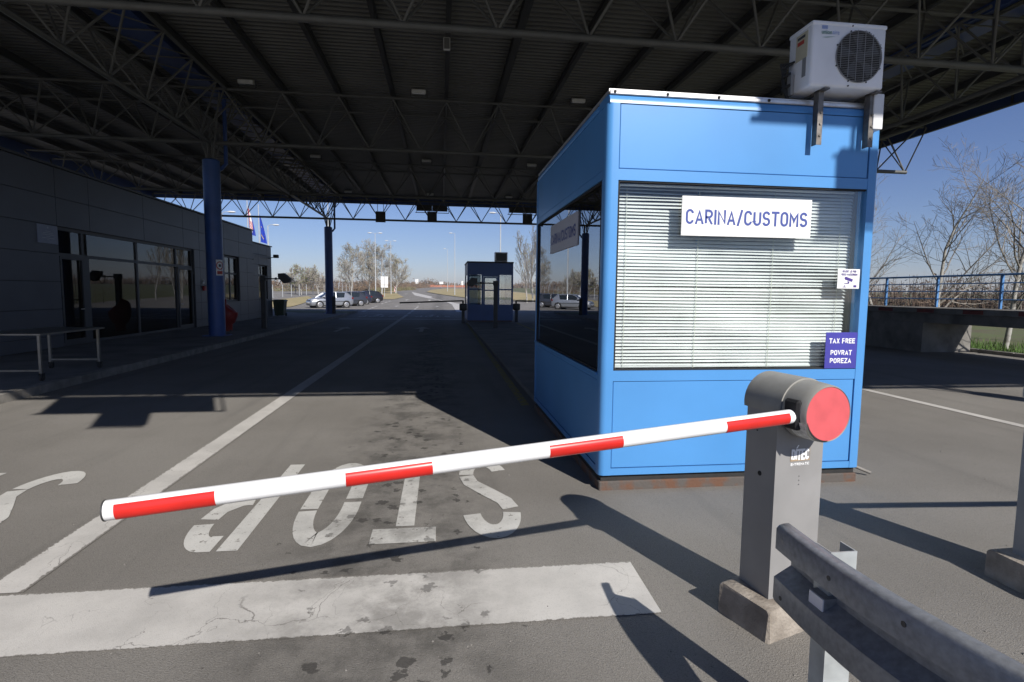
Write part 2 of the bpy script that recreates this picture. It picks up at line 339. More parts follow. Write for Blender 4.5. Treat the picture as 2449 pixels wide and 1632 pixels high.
def text(body, h, sx=1.0, bold=0.0, origin=(0, 0, 0), right=(1, 0, 0), up=(0, 0, 1), depth=0.0015, mb=None, mi=0, width=None):
    """raised lettering: cap height h, centred on origin; returns an MB"""
    cu = bpy.data.curves.new('lettering', 'FONT'); cu.body = body; cu.size = 1; cu.offset = bold; cu.resolution_u = 3
    ob = bpy.data.objects.new('lettering', cu); C.objects.link(ob); bpy.context.view_layer.update()
    me = bpy.data.meshes.new_from_object(ob.evaluated_get(bpy.context.evaluated_depsgraph_get()))
    V = [v.co.copy() for v in me.vertices]; F = [list(p.vertices) for p in me.polygons]
    bpy.data.objects.remove(ob); bpy.data.curves.remove(cu); bpy.data.meshes.remove(me)
    xs = [v.x for v in V]; ys = [v.y for v in V]; k = h/(max(ys)-min(ys)); cx, cy = (min(xs)+max(xs))/2, (min(ys)+max(ys))/2
    kx = k*sx if width is None else width/(max(xs)-min(xs))
    right, up = Vector(right).normalized(), Vector(up).normalized(); nrm = right.cross(up); o = Vector(origin)
    mb = mb or MB()
    mb.add([o+right*((v.x-cx)*kx)+up*((v.y-cy)*k)+nrm*depth for v in V], F, mi)
    return mb

def _arc(cx, cy, rx, ry, a0, a1, n=10): return [(cx+rx*math.cos(R(a0+(a1-a0)*i/n)), cy+ry*math.sin(R(a0+(a1-a0)*i/n))) for i in range(n+1)]
def glyph(c):
    """centre-line strokes of a plain road-sign alphabet: cap height 1, returns (width, strokes)"""
    w = .52
    G = {
     'A': (.56, [[(0, 0), (.28, 1), (.56, 0)], [(.11, .27), (.45, .27)]]),
     'B': (w, [[(0, 0), (0, 1), (.26, 1)]+_arc(.26, .76, .24, .24, 90, -90)+[(0, .52)], [(.26, .52)]+_arc(.26, .26, .26, .26, 90, -90)+[(0, 0)]]),
     'C': (w, [_arc(.26, .72, .26, .28, 10, 180)+_arc(.26, .28, .26, .28, 180, 350)]),
     'D': (w, [[(0, 0), (0, 1), (.22, 1)]+_arc(.22, .7, .30, .30, 90, 0)+_arc(.22, .3, .30, .30, 0, -90)+[(0, 0)]]),
     'E': (.46, [[(.46, 1), (0, 1), (0, 0), (.46, 0)], [(0, .52), (.40, .52)]]),
     'F': (.46, [[(.46, 1), (0, 1), (0, 0)], [(0, .50), (.40, .50)]]),
     'I': (.0, [[(0, 0), (0, 1)]]),
     'J': (.42, [[(.42, 1), (.42, .26)]+_arc(.21, .24, .21, .24, 0, -170)]),
     'K': (.50, [[(0, 0), (0, 1)], [(.48, 1), (.02, .42)], [(.16, .58), (.52, 0)]]),
     'M': (.64, [[(0, 0), (0, 1), (.32, .36), (.64, 1), (.64, 0)]]),
     'N': (.54, [[(0, 0), (0, 1), (.54, 0), (.54, 1)]]),
     'O': (w, [_arc(.26, .72, .26, .28, 0, 180)+_arc(.26, .28, .26, .28, 180, 360)+[(.52, .72)]]),
     'P': (w, [[(0, 0), (0, 1), (.24, 1)]+_arc(.24, .73, .28, .27, 90, -90)+[(0, .46)]]),
     'R': (w, [[(0, 0), (0, 1), (.24, 1)]+_arc(.24, .74, .27, .26, 90, -90)+[(0, .48)], [(.26, .48), (.54, 0)]]),
     'S': (w, [_arc(.26, .745, .255, .255, 15, 250)+[(.30, .49)]+_arc(.26, .255, .26, .255, 62, -165)]),
     'T': (.52, [[(0, 1), (.52, 1)], [(.26, 1), (.26, 0)]]),
     'U': (w, [[(0, 1), (0, .28)]+_arc(.26, .28, .26, .28, 180, 360)+[(.52, 1)]]),
     'V': (.54, [[(0, 1), (.27, 0), (.54, 1)]]),
     'X': (.54, [[(0, 0), (.54, 1)], [(0, 1), (.54, 0)]]),
     'Z': (.50, [[(0, 1), (.50, 1), (0, 0), (.50, 0)]]),
     '/': (.36, [[(0, -.05), (.36, 1.05)]]), ' ': (.16, [])}
    return G[c]
def stroke_text(body, h, width, origin, right=(1, 0, 0), up=(0, 0, 1), wt=.15, gap=.30, mb=None, mi=0):
    mb = mb or MB(); right, up = Vector(right).normalized(), Vector(up).normalized(); nrm = right.cross(up); o = Vector(origin)
    tot = sum(glyph(c)[0] for c in body)+gap*(len(body)-1); hh = 1-wt; k = (width-h*wt)/(tot*h*hh); x0 = -width/2/h+wt/2; lay = 0
    for c in body:
        gw, st = glyph(c)
        for line in st:
            P = [Vector((x0+x*k*hh, wt/2+y*hh-.5)) for x, y in line]; Lf = []; n = len(P)
            for i, p in enumerate(P):
                d0 = (p-P[i-1]).normalized() if i else None; d1 = (P[i+1]-p).normalized() if i < n-1 else None
                d0 = d0 if d0 is not None else d1; d1 = d1 if d1 is not None else d0
                b = d0+d1; b = b.normalized() if b.length > 1e-4 else d0
                nn = Vector((-b.y, b.x)); m_ = nn.dot(Vector((-d0.y, d0.x))); e = wt/2/max(.38, m_)
                ext = Vector((0, 0))
                if i == 0 and len(line) < 9: ext = -d1*wt*.48
                if i == n-1 and len(line) < 9: ext = d0*wt*.48
                if abs(P[0].y-P[-1].y) > .3 and len(line) <= 3 and i in (0, n-1): ext = ext*.0+Vector((0, (wt*.5 if p.y > 0 else -wt*.5)))
                Lf.append((p+ext+nn*e, p+ext-nn*e))
            lay += 1; V = []
            for a, b in Lf:
                for q_ in (a, b): V.append(o+right*(q_.x*h)+up*(max(-.5, min(.5, q_.y)) * h if c != '/' else q_.y*h)+nrm*(.0006+.00008*lay))
            mb.add(V, [(2*i, 2*i+1, 2*i+3, 2*i+2) for i in range(len(Lf)-1)], mi)
        x0 += (gw+gap)*k*hh
    return mb

def T(y):
    t = max(0.0, min(y, 330)-60); return 0.0165*t*t/(t+12)
def flat(name, polys, m, off, kind='structure', ystep=10.0, cut=True):
    """thin flat sheets following the terrain"""
    bm = bmesh.new()
    for pl in polys: bm.faces.new([bm.verts.new((x, y, 0)) for x, y in pl])
    ys = [v.co.y for v in bm.verts]
    if cut and max(ys) > 60:
        y = 60.0
        while y < max(ys):
            if y > min(ys): bmesh.ops.bisect_plane(bm, geom=bm.verts[:]+bm.edges[:]+bm.faces[:], plane_co=(0, y, 0), plane_no=(0, 1, 0), dist=1e-4)
            y += ystep
    for v in bm.verts: v.co.z = T(v.co.y)+off
    bmesh.ops.recalc_face_normals(bm, faces=bm.faces)
    for f in bm.faces:
        if f.normal.z < 0: f.normal_flip()
    me = bpy.data.meshes.new(name); bm.to_mesh(me); bm.free(); me.materials.append(MATS[m])
    o = bpy.data.objects.new(name, me); C.objects.link(o)
    if kind: o['kind'] = kind
    return o

# ================================================================== SETTING: ground, road, pavement
mb = MB(); xs = [-700, -300, -150, -80, -45, -20, 0, 20, 50, 120, 300, 700]; ys = [-120, -40, -10, 10, 40]+list(range(60, 340, 10))+[400, 600, 1200]
nx = len(xs)
mb.add([(x, y, T(y)-0.06) for y in ys for x in xs], [(j*nx+i, j*nx+i+1, (j+1)*nx+i+1, (j+1)*nx+i) for j in range(len(ys)-1) for i in range(nx-1)])
mb.build('ground', 'grass_ground', kind='structure', smooth=40)
flat('road', [[(-62, -60), (15.45, -60), (15.45, 55), (20, 70), (26, 120), (22, 330), (-62, 330)]], 'asphalt', 0.0)
flat('stop_line', [[(-5.9, 2.50), (1.10, 2.51), (1.12, 3.045), (-5.9, 3.045)]], 'stop_paint', 0.005)
flat('lane_line', [[(-2.405, 3.06), (-2.175, 3.06), (-2.175, 38), (-2.405, 38)]], 'lane_paint', 0.005)
flat('lane_dashes', [[(-2.40+a, y), (-2.2+a, y), (-2.2+a, y+2.6), (-2.4+a, y+2.6)] for y, a in ((39.5, 0), (44, 0), (49, 0), (54, -.05), (59, -.15), (64.5, -.3), (70, -.45), (76, -.6))], 'far_paint', 0.006)
flat('right_lane_line', [[(7.12, -4), (7.27, -4), (7.33, 34), (7.18, 34)]], 'road_paint', 0.005)
flat('far_stop_line', [[(-5.7, 31.6), (1.2, 31.6), (1.2, 32.3), (-5.7, 32.3)]], 'far_paint', 0.005)
def arrow(x, y, s=1.0, turn=0):
    P = [(x-.08*s, y), (x+.08*s, y), (x+.08*s, y+1.8*s), (x+.35*s, y+1.8*s), (x, y+3*s), (x-.35*s, y+1.8*s), (x-.08*s, y+1.8*s)]
    Q = [(x+.08*s, y+.9*s), (x+.55*s, y+1.1*s), (x+.55*s, y+.75*s), (x+.95*s, y+1.4*s), (x+.55*s, y+2.0*s), (x+.55*s, y+1.5*s), (x+.08*s, y+1.3*s)]
    return [P] if not turn else [P[::1], Q]
flat('lane_arrows', arrow(-4.1, 22.0)+arrow(-0.8, 22.0)+arrow(-4.1, 35.5)+arrow(-0.6, 35.5), 'far_paint', 0.006)
flat('far_lane_arrows', arrow(-4.6, 57, 1.2)+arrow(-0.4, 57, 1.2)+arrow(-5.1, 82, 1.6)+arrow(-1.7, 81, 1.6)+arrow(-7.9, 124, 2.0), 'far_paint', 0.02)
flat('bay_dashes', [[(x-.12, y), (x+.12, y), (x+.12, y+2.2), (x-.12, y+2.2)] for x, y in ((-5.95, 43), (-6.15, 47.5), (-6.4, 52), (-6.65, 57), (-6.9, 62), (-7.05, 67), (-7.1, 72), (-7.1, 77))], 'far_paint', 0.01)
flat('splitter_marking', [[(-8.3, 158), (-5.4, 115), (-2.0, 93.5), (-1.5, 101), (-1.9, 108)], [(-2.1, 95), (0.6, 78), (1.3, 66.5), (1.2, 43.4), (1.75, 43.4), (3.0, 60), (2.2, 70), (0.9, 79.5), (-1.8, 96)]], 'far_paint', 0.02)
flat('yellow_edge_line', [[(1.13, 7.6), (1.25, 7.6), (1.37, 28.5), (1.25, 28.5)], [(3.74, 7.6), (3.86, 7.6), (4.0, 28.5), (3.88, 28.5)]], 'yellow_paint', 0.005)
# STOP lettering, read by drivers coming towards the camera
def ribbon(pts, wx, wy):
    """centre line -> quads; stroke widths differ across and along the letter"""
    out = []; L = []
    for k, (x, y) in enumerate(pts):
        x0, y0 = pts[max(k-1, 0)]; x1, y1 = pts[min(k+1, len(pts)-1)]
        tx, ty = (x1-x0), (y1-y0); l = math.hypot(tx, ty) or 1; nx_, ny_ = -ty/l, tx/l
        L.append(((x+nx_*wx/2, y+ny_*wy/2), (x-nx_*wx/2, y-ny_*wy/2)))
    for k in range(len(L)-1): out.append([L[k][0], L[k+1][0], L[k+1][1], L[k][1]])
    return out
def arc(cx, cy, rx, ry, a0, a1, n=12):
    return [(cx+rx*math.cos(R(a0+(a1-a0)*i/n)), cy+ry*math.sin(R(a0+(a1-a0)*i/n))) for i in range(n+1)]
W_, H_ = 0.42, 1.70
def letter(ch):
    wx, wy = 0.125, 0.22; w2, h2 = W_-wx, H_-wy; X0, Y0 = wx/2, wy/2; g = 0.035
    S = []
    if ch == 'S':
        top = arc(X0+w2/2, Y0+h2*.76, w2/2, h2*.24, 15, 180, 14); mid = [(X0, Y0+h2*.74), (X0+.03, Y0+h2*.64), (X0+w2*.5, Y0+h2*.5), (X0+w2-.03, Y0+h2*.36), (X0+w2, Y0+h2*.24)]
        bot = arc(X0+w2/2, Y0+h2*.22, w2/2, h2*.22, 0, -165, 14)
        S = [arc(X0+w2/2, Y0+h2*.76, w2/2, h2*.24, 10, 172, 14), mid, bot]
    if ch == 'T': S = [[(0, H_-wy/2), (W_, H_-wy/2)], [(W_/2, H_-wy-g), (W_/2, 0)]]
    if ch == 'O':
        S = [arc(W_/2, H_-.62, w2/2, .62-wy/2, 4, 176, 16)+[(X0, .62+.35)], [(X0, .90), (X0, .62)]+arc(W_/2, .62, w2/2, .62-wy/2, 180, 352, 16), [(X0+w2, .66), (X0+w2, H_-.62)]]
    if ch == 'P': S = [[(X0, 0), (X0, H_)], [(2*X0+g, H_-wy/2), (W_*.55, H_-wy/2)]+arc(W_*.55, H_-.44, W_*.45-X0, .44-wy/2, 80, 4, 8), [(W_-X0, H_-.50), (W_-X0-.015, H_-.66), (W_*.62, H_-.80), (W_*.5, H_-.84), (2*X0+g, H_-.85)]]
    q = []
    for st in S: q += ribbon(st, wx, wy)
    return q
def place(ch, xr, y0):       # xr: the reader's left side = right-hand edge seen from the camera
    return [[(xr-u, y0+H_-v) for u, v in pl] for pl in letter(ch)]
flat('stop_lettering', place('S', 0.575, 3.43)+place('T', -0.035, 3.43)+place('O', -0.60, 3.43)+place('P', -1.24, 3.43), 'letter_paint', 0.005)
flat('left_stop_lettering', place('S', -2.95, 3.43)+place('T', -3.56, 3.43)+place('O', -4.13, 3.43)+place('P', -4.75, 3.43), 'letter_paint', 0.005)
flat('far_stop_lettering', [[(x-u, 36.5-v) for u, v in pl] for x0, c0 in ((-2.9, 0), (0.6, 0)) for ch, x in zip('STOP', (x0, x0-.6, x0-1.2, x0-1.8)) for pl in letter(ch)], 'far_paint', 0.006)
# left pavement in front of the office building and the island between the booths
mb = MB(); mb.box(-30, -6.13, 6.0, 42.0, -0.05, 0.12); mb.build('pavement', 'paving', kind='structure')
mb = MB()
y = 6.0
while y < 37: mb.box(-6.13, -5.98, y+.004, min(y+.996, 37), -0.05, 0.135, bev=.012, seg=1); y += 1.0
x = -6.0
while x > -9: mb.box(x-.996, x, 36.98, 37.13, -0.05, 0.135, bev=.012, seg=1); x -= 1.0
mb.build('kerb', 'kerb_concrete', kind='structure')
flat('verge', [[(-9.2, 37.2), (-6.05, 37.2), (-5.9, 40.5), (-9.4, 41.9), (-13, 42)]], 'grass_ground', 0.14)
mb = MB(); mb.box(1.36, 3.66, 7.42, 28.55, -0.05, 0.06, bev=.02, seg=1); mb.build('island', 'paving', kind='structure')
flat('dry_verge', [[(-8.7, 86.7), (-7.2, 87.1), (-6.6, 100.2), (-9.6, 125.5), (-13.8, 175), (-17.7, 172), (-15, 120), (-12, 95)], [(-4.1, 156), (-0.8, 130), (4.3, 99.8), (9, 86), (12.5, 80), (19, 90), (24, 160), (11.2, 260), (1.8, 250), (-3.5, 204)], [(-22, 60), (-14.9, 50), (-13.9, 53.5), (-16.6, 71.4), (-18.5, 84), (-23, 100)]], 'dry_grass', 0.05)
flat('kerb_strip', [[(-4.3, 156), (-0.95, 129.6), (4.2, 99.3), (8.9, 85.4), (12.5, 79.3), (12.6, 80.1), (9.05, 86.2), (4.4, 100.1), (-0.7, 130.4), (-3.9, 157)]], 'dark_gap', 0.06)
mb = MB()
y = 0.0
while y < 14.1: mb.box(15.45, 15.62, y+.004, y+.99, -0.05, 0.10, bev=.012, seg=1); y += 1.0
mb.build('kerb_right', 'kerb_concrete', kind='structure').name = 'kerb_stones'

# ================================================================== CANOPY
CX0, CX1, CY0, CY1 = -18.0, 17.0, -0.8, 38.0
canopy = thing('canopy', 'huge dark steel space-truss canopy roof over all the lanes', 'canopy', (0, 18.6, 0))
ZB, ZT = 6.13, 7.50
def truss_x(y):
    t = MB(); t.tube((CX0+.6, y, ZB), (16.9, y, ZB), 0.066, n=10); root = t.build('truss', 'truss_grey', canopy, smooth=40)
    for s in (-.8, .8):
        c = MB(); c.tube((CX0+.3, y+s, ZT), (CX1-.3, y+s, ZT), 0.042, n=8); c.build('top_chord', 'truss_grey', root, smooth=40)
    b = MB(); k = -10
    nodes = [-.645+1.635*i for i in range(-10, 11)]
    for x in nodes:
        for s in (-.8, .8):
            for dx in (-.8175, .8175): b.tube((x, y, ZB+.03), (x+dx, y+s, ZT-.02), 0.026, n=6, caps=False)
        b.tube((x+.8175, y-.8, ZT), (x+.8175, y+.8, ZT), 0.022, n=6, caps=False)
        b.tube((x-.8175, y-.8, ZT), (x+.8175, y+.8, ZT), 0.018, n=5, caps=False)
    for s in (-.8, .8): b.tube((16.85, y, ZB), (16.85, y+s, ZT), 0.026, n=6); b.tube((16.85, y, ZB), (15.9, y+s*.2, ZB+1.2), 0.022, n=6)
    b.build('bracing', 'truss_grey', root, smooth=60)
for y in (0.6, 10.0, 18.6, 27.6, 36.6): truss_x(y)
def truss_y(x):
    for y0, y1 in ((0.6, 9.6), (9.6, 18.6), (18.6, 27.6), (27.6, 36.6)):
        t = MB(); t.tube((x, y0+.07, ZB), (x, y1-.07, ZB), 0.06, n=8); root = t.build('lengthwise_truss', 'truss_grey', canopy, smooth=40)
        for s in (-.8, .8):
            c = MB(); c.tube((x+s, y0+.8, ZT), (x+s, y1-.8, ZT), 0.04, n=8); c.build('top_chord', 'truss_grey', root, smooth=40)
        b = MB(); n = 6; st = (y1-y0)/n
        for i in range(n):
            yb = y0+st*(i+.5)
            for s in (-.8, .8):
                for dy in (-st/2, st/2): b.tube((x, yb, ZB+.03), (x+s, max(y0+.1, min(y1-.1, yb+dy)), ZT-.02), 0.026, n=6, caps=False)
            b.tube((x-.8, yb-st/2+.05, ZT), (x+.8, yb-st/2+.05, ZT), 0.02, n=5, caps=False)
            b.tube((x-.8, yb-st/2+.1, ZT), (x+.8, yb+st/2-.1, ZT), 0.018, n=5, caps=False)
        b.build('bracing', 'truss_grey', root, smooth=60)
for x in (-7.1, 11.9): truss_y(x)
for i in range(-10, 11):
    x = .17+1.64*i
    if abs(x+7.1) < .6: continue
    r_ = MB(); hw = .055 if i != 1 else .085
    for a, b2, z0, z1 in ((-hw, hw, 7.56, 7.575), (-.006, .006, 7.575, 7.765), (-hw, hw, 7.765, 7.78)): r_.box(x+a, x+b2, CY0+.1, CY1-.1, z0, z1)
    for y in (0.6, 10.0, 18.6, 27.6, 36.6):
        for s in (-.8, .8): r_.tube((x, y+s, ZT+.03), (x, y+s, 7.57), 0.03, n=6)
    r_.build('rafter', 'rafter_dark', canopy)
# corrugated roof sheet: ridges run across the lanes
prof = []; y = CY0
while y < CY1:
    prof += [(y, 7.80), (y+.075, 7.80), (y+.10, 7.86), (y+.175, 7.86)]; y += .2
prof.append((CY1, 7.80)); mb = MB(); n = len(prof)
xsr = [CX0, -9, 0, 9, CX1]
mb.add([(x, yy, zz) for x in xsr for yy, zz in prof], [(k*n+i, k*n+i+1, (k+1)*n+i+1, (k+1)*n+i) for k in range(4) for i in range(n-1)])
mb.build('roof_sheet', 'roof_sheet', canopy, fixn=False)
mb = MB(); mb.box(CX0, CX1, CY0, CY1, 7.90, 7.94); mb.build('roof_deck', 'roof_top', canopy)
for nm, bx in (('front', (CX0-.06, CX1+.06, CY0-.06, CY0)), ('back', (CX0-.06, CX1+.06, CY1, CY1+.06)), ('left', (CX0-.06, CX0, CY0+.003, CY1-.003)), ('right', (CX1, CX1+.06, CY0+.003, CY1-.003))):
    mb = MB(); mb.box(*bx, 7.36, 8.10)
    if nm == 'right':
        for k in range(13): mb.box(CX1-.03, CX1-.003, k*3-.03, k*3+.03, 7.4, 7.8, 1)
        mb.box(CX1-.12, CX1-.003, CY0+.1, CY1-.1, 7.33, 7.357, 1)
    if nm == 'back': mb.box(CX0, CX1, CY1-.12, CY1-.003, 7.33, 7.357, 1)
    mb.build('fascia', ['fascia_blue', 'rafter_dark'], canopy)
for x in (-7.1, 11.9):
    mb = MB(); mb.box(x-.42, x+.42, CY0+.15, CY1-.15, 7.60, 7.79); mb.build('gutter', 'fascia_blue', canopy)
for y in (18.6, 36.6):
    mb = MB(); mb.path([(-6.75, y+.25, 7.6), (-6.75, y+.25, 5.55), (-6.86, y+.15, 5.38), (-6.98, y+.1, 5.3)], 0.06, n=8); mb.build('downpipe', 'fascia_blue', canopy, smooth=40)
# edge members on the right-hand overhang
mb = MB(); mb.tube((15.5, CY0+.3, 7.2), (15.5, CY1-.3, 7.2), .07, n=10); mb.tube((15.5, CY0+.3, 7.5), (15.5, CY1-.3, 7.5), .04, n=8)
for k in range(23): mb.tube((15.5, .4+k*1.6, 7.2), (15.5, 1.2+k*1.6, 7.5), .02, n=5); mb.tube((15.5, 1.2+k*1.6, 7.5), (15.5, 2.0+k*1.6, 7.2), .02, n=5)
mb.build('edge_beam', 'truss_grey', canopy, smooth=50)

# columns
def column(x, y, label, name='steel_column'):
    t = thing(name, label, 'column', (x, y, 0), 'blue columns carrying the canopy')
    z0 = 0.12 if x < -6 else 0
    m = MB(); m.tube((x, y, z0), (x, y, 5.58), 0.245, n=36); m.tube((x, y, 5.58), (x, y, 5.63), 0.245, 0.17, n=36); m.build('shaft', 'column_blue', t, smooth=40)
    m = MB(); m.box(x-.33, x+.33, y-.33, y+.33, z0-.03, z0+.025); m.build('base_plate', 'column_blue', t)
    m = MB()
    for a in range(4):
        dx, dy = .12*math.cos(a*math.pi/2+.78), .12*math.sin(a*math.pi/2+.78)
        m.tube((x+dx, y+dy, 5.6), (x+dx*.7, y+dy*.7, 6.1), .032, n=8)
        m.tube((x+dx, y+dy, 5.62), (x+dx*6, y+dy*6, ZT), .028, n=6)
    m.build('head_struts', 'truss_grey', t, smooth=50)
    return t
c1 = column(-7.1, 18.6, 'thick round blue column standing nearest, with a sticker, by the office building')
c2 = column(-7.1, 36.6, 'far round blue column on the pavement corner in front of the silver car')
m = MB(); m.box(-6.89, -6.67, 36.24, 36.32, .12, 1.22, bev=.02, seg=1); m.build('guard_plate', 'dark_post', c2)
column(11.9, 36.6, 'blue column at the far end of the right lanes')
column(11.9, 18.6, 'blue column in the right lanes hidden behind the near booth')
column(11.9, 0.6, 'blue column beside the front edge of the right lanes')
t = thing('warning_sticker', 'white no-smoking sticker with a red circle on the near blue column', 'sticker', (-6.98, 18.36, 2.27))
def col_arc(z0, z1, a0, a1, r, mi=0, n=8, mbx=None):
    mbx = mbx or MB(); V = []
    for i in range(n+1):
        a = R(a0+(a1-a0)*i/n); V += [(-7.1+r*math.cos(a), 18.6+r*math.sin(a), z0), (-7.1+r*math.cos(a), 18.6+r*math.sin(a), z1)]
    return mbx.add(V, [(2*i, 2*i+2, 2*i+3, 2*i+1) for i in range(n)], mi)
A0, A1 = -62, -8
col_arc(2.03, 2.52, A0, A1, .247).build('sheet', 'sign_white', t, fixn=False)
mb = MB(); ca, cz = (A0+A1)/2, 2.34
for k in range(24):
    a0, a1 = 2*math.pi*k/24, 2*math.pi*(k+1)/24; V = []
    for a, rr in ((a0, .13), (a1, .13), (a1, .10), (a0, .10)):
        th = R(ca)+rr*math.cos(a)/.25*.9; V.append((-7.1+.249*math.cos(th), 18.6+.249*math.sin(th), cz+rr*math.sin(a)))
    mb.add(V, [(0, 1, 2, 3)])
mb.build('red_ring', 'ink_red', t, fixn=False)
col_arc(2.07, 2.17, A0+6, A1-6, .249).build('red_bar', 'ink_red', t, fixn=False)
col_arc(2.30, 2.38, ca-9, ca+9, .2485).build('pictogram', 'ink_dark', t, fixn=False)

# luminaires under the canopy
def luminaire(x, y, label, first=[None]):
    if first[0] is None:
        t = thing('canopy_lamp', label, 'lamp', (0, 0, 0), 'floodlights under the canopy')
        m = MB(); m.box(-.22, .22, -.14, .14, -.05, .07, bev=.02, seg=1); m.build('housing', 'lamp_white', t)
        m = MB(); m.box(-.19, .19, -.11, .11, -.062, -.048); m.build('lens', 'window_glass', t)
        m = MB(); m.box(-.26, -.235, -.02, .02, -.16, .06); m.box(.235, .26, -.02, .02, -.16, .06); m.box(-.235, .235, -.02, .02, -.175, -.15); m.build('bracket', 'rafter_dark', t)
        first[0] = t
    else:
        t = copy_tree(first[0]); t['label'] = label
    t.location = (x, y, 7.69); t.rotation_euler = (R(18), 0, 0)
rows = ('first row from the front', 'middle row', 'far row'); cols = ('left', 'middle', 'right')
for j, y in enumerate((17.68, 26.7, 35.65)):
    for i, x in enumerate((-5.68, -.67, 4.32)):
        luminaire(x, y, f'white floodlight under the canopy, {cols[i]} lamp of the {rows[j]}')
t = thing('junction_box', 'small pale grey box hanging under a rafter behind the nearest truss chord', 'junction box', (.14, 13.6, 7.5))
m = MB(); m.box(.06, .22, 13.55, 13.63, 7.26, 7.545, bev=.012, seg=1); m.build('case', 'lamp_white', t)
m = MB(); m.box(.075, .205, 13.543, 13.55, 7.28, 7.525); m.build('cover', 'truss_grey', t)

# lane signals and sign boards (far edge: seen from behind; front edge: only their shadows show)
def signal(x0, x1, y, z0, z1, label):
    t = thing('lane_signal', label, 'lane signal', ((x0+x1)/2, y, z0), 'square lane signals on the canopy edge')
    m = MB(); m.box(x0, x1, y-.18, y-.072, z0, z1, bev=.015, seg=1); m.build('box', 'black_plastic', t)
    m = MB()
    for xx in (x0+.12, x1-.12): m.box(xx-.015, xx+.015, y-.13, y-.10, z1, ZT-.1)
    m.build('hanger', 'rafter_dark', t)
    m = MB(); m.box(x0-.02, x1+.02, y-.20, y-.185, z0-.02, z0+.0); m.box(x0-.02, x1+.02, y-.2, y-.185, z1, z1+.02); m.build('visor', 'black_plastic', t)
def board(x0, x1, y, z0, z1, label):
    t = thing('overhead_sign', label, 'sign board', ((x0+x1)/2, y, z0), 'wide sign boards on the canopy edge')
    for a, b in ((x0, (x0+x1)/2-.005), ((x0+x1)/2+.005, x1)):
        m = MB(); m.box(a, b, y-.12, y-.05, z0, z1); m.build('panel', 'black_plastic', t)
    m = MB(); m.box(x0-.1, x1+.1, y-.04, y-.01, z0-.12, z0-.08); m.box(x0-.03, x0-.004, y-.04, y-.01, z0-.08, z1+.3); m.box(x1+.07, x1+.1, y-.04, y-.01, z0-.08, z1+.3); m.build('frame', 'rafter_dark', t)
for (a, b, z0, z1, l) in ((-4.12, -3.51, 5.97, 6.62, 'square black lane signal over the left lane at the far canopy edge'), (-.87, -.26, 6.08, 6.70, 'square black lane signal below the pair of boards at the far canopy edge'), (5.34, 5.97, 6.11, 6.75, 'square black lane signal at the far canopy edge nearest the booth')):
    signal(a, b, 36.5, z0, z1, l)
board(-1.56, .42, 36.95, 6.82, 7.20, 'wide black sign boards over the left lanes at the far canopy edge')
board(4.5, 6.4, 36.95, 6.87, 7.25, 'wide black sign boards at the far canopy edge beside the booth')
signal(-1.43, -.85, .55, 4.88, 5.46, 'square lane signal over the left lane at the front canopy edge')
board(-2.18, -.08, .55, 5.47, 6.15, 'wide sign boards over the left lane at the front canopy edge')
signal(4.73, 5.35, .55, 5.10, 5.66, 'square lane signal over the right lane at the front canopy edge')
board(4.02, 6.1, .55, 5.90, 6.65, 'wide sign boards over the right lane at the front canopy edge')

# ================================================================== NEAR BOOTH
BX0, BX1, BY0, BY1, BZ0, BZ1 = 1.26, 3.578, 4.2, 7.36, 0.13, 3.13
booth = thing('customs_booth', 'big sunlit blue customs booth behind the barrier, blinds drawn in its window', 'booth', ((BX0+BX1)/2, (BY0+BY1)/2, 0))
WX0, WX1, WZ0, WZ1 = 1.365, 3.494, 0.985, 2.475      # front window
m = MB(); m.box(BX0+.03, BX1-.03, BY0+.035, BY1-.03, .075, BZ0); m.build('plinth', 'black_rubber', booth)
m = MB(); m.box(BX0+.012, BX1-.012, BY0+.015, BY1-.015, -.02, .074, bev=.008, seg=1); m.build('base_frame', 'rusty_plinth', booth)
m = MB(); m.box(BX0+.06, BX1-.06, BY0+.06, BY1-.06, BZ0+.02, BZ0+.06); m.build('floor_plate', 'floor_dark', booth)
for x, sx in ((BX0, 1), (BX1, -1)):          # rounded corner posts
    for y, sy in ((BY0, 1), (BY1, -1)):
        m = MB(); r_ = .05; P = [(x+sx*(r_-r_*math.cos(a*math.pi/12)), y+sy*(r_-r_*math.sin(a*math.pi/12))) for a in range(7)]
        P += [(x+sx*.10, y), (x+sx*.10, y+sy*.10), (x, y+sy*.10)]; m.prism(P, 'z', BZ0, BZ1-.08); m.build('corner_post', 'booth_blue', booth, smooth=25)
# front face rails and panels
def face_front(name, z0, z1, x0=BX0+.10, x1=BX1-.10, y=BY0+.003, d=.05, mt='booth_blue'):
    q = MB(); q.box(x0, x1, y, y+d, z0, z1); return q.build(name, mt, booth)
face_front('rail', BZ0, .185); face_front('rail', .90, WZ0); face_front('rail', WZ1, 2.56); face_front('rail', 3.055, BZ1-.08)
for z0, z1, nm in ((.190, .895, 'lower_panel'), (2.565, 3.050, 'upper_panel')):
    q = MB(); q.box(BX0+.106, BX1-.106, BY0+.008, BY0+.04, z0, z1, bev=.004, seg=1); q.build(nm, 'booth_blue', booth)
    q = MB(); q.box(BX0+.100, BX1-.100, BY0+.042, BY0+.05, z0-.004, z1+.004); q.build('panel_joint', 'dark_gap', booth)
    for x, nx_ in ((BX0+.008, 1), (BX1-.008, -1)):
        q = MB(); q.box(min(x, x+nx_*.032), max(x, x+nx_*.032), BY0+.106, BY1-.106, z0, z1, bev=.004, seg=1); q.build(nm, 'booth_blue', booth)
        q = MB(); q.box(min(x+nx_*.034, x+nx_*.042), max(x+nx_*.034, x+nx_*.042), BY0+.1, BY1-.1, z0-.004, z1+.004); q.build('panel_joint', 'dark_gap', booth)
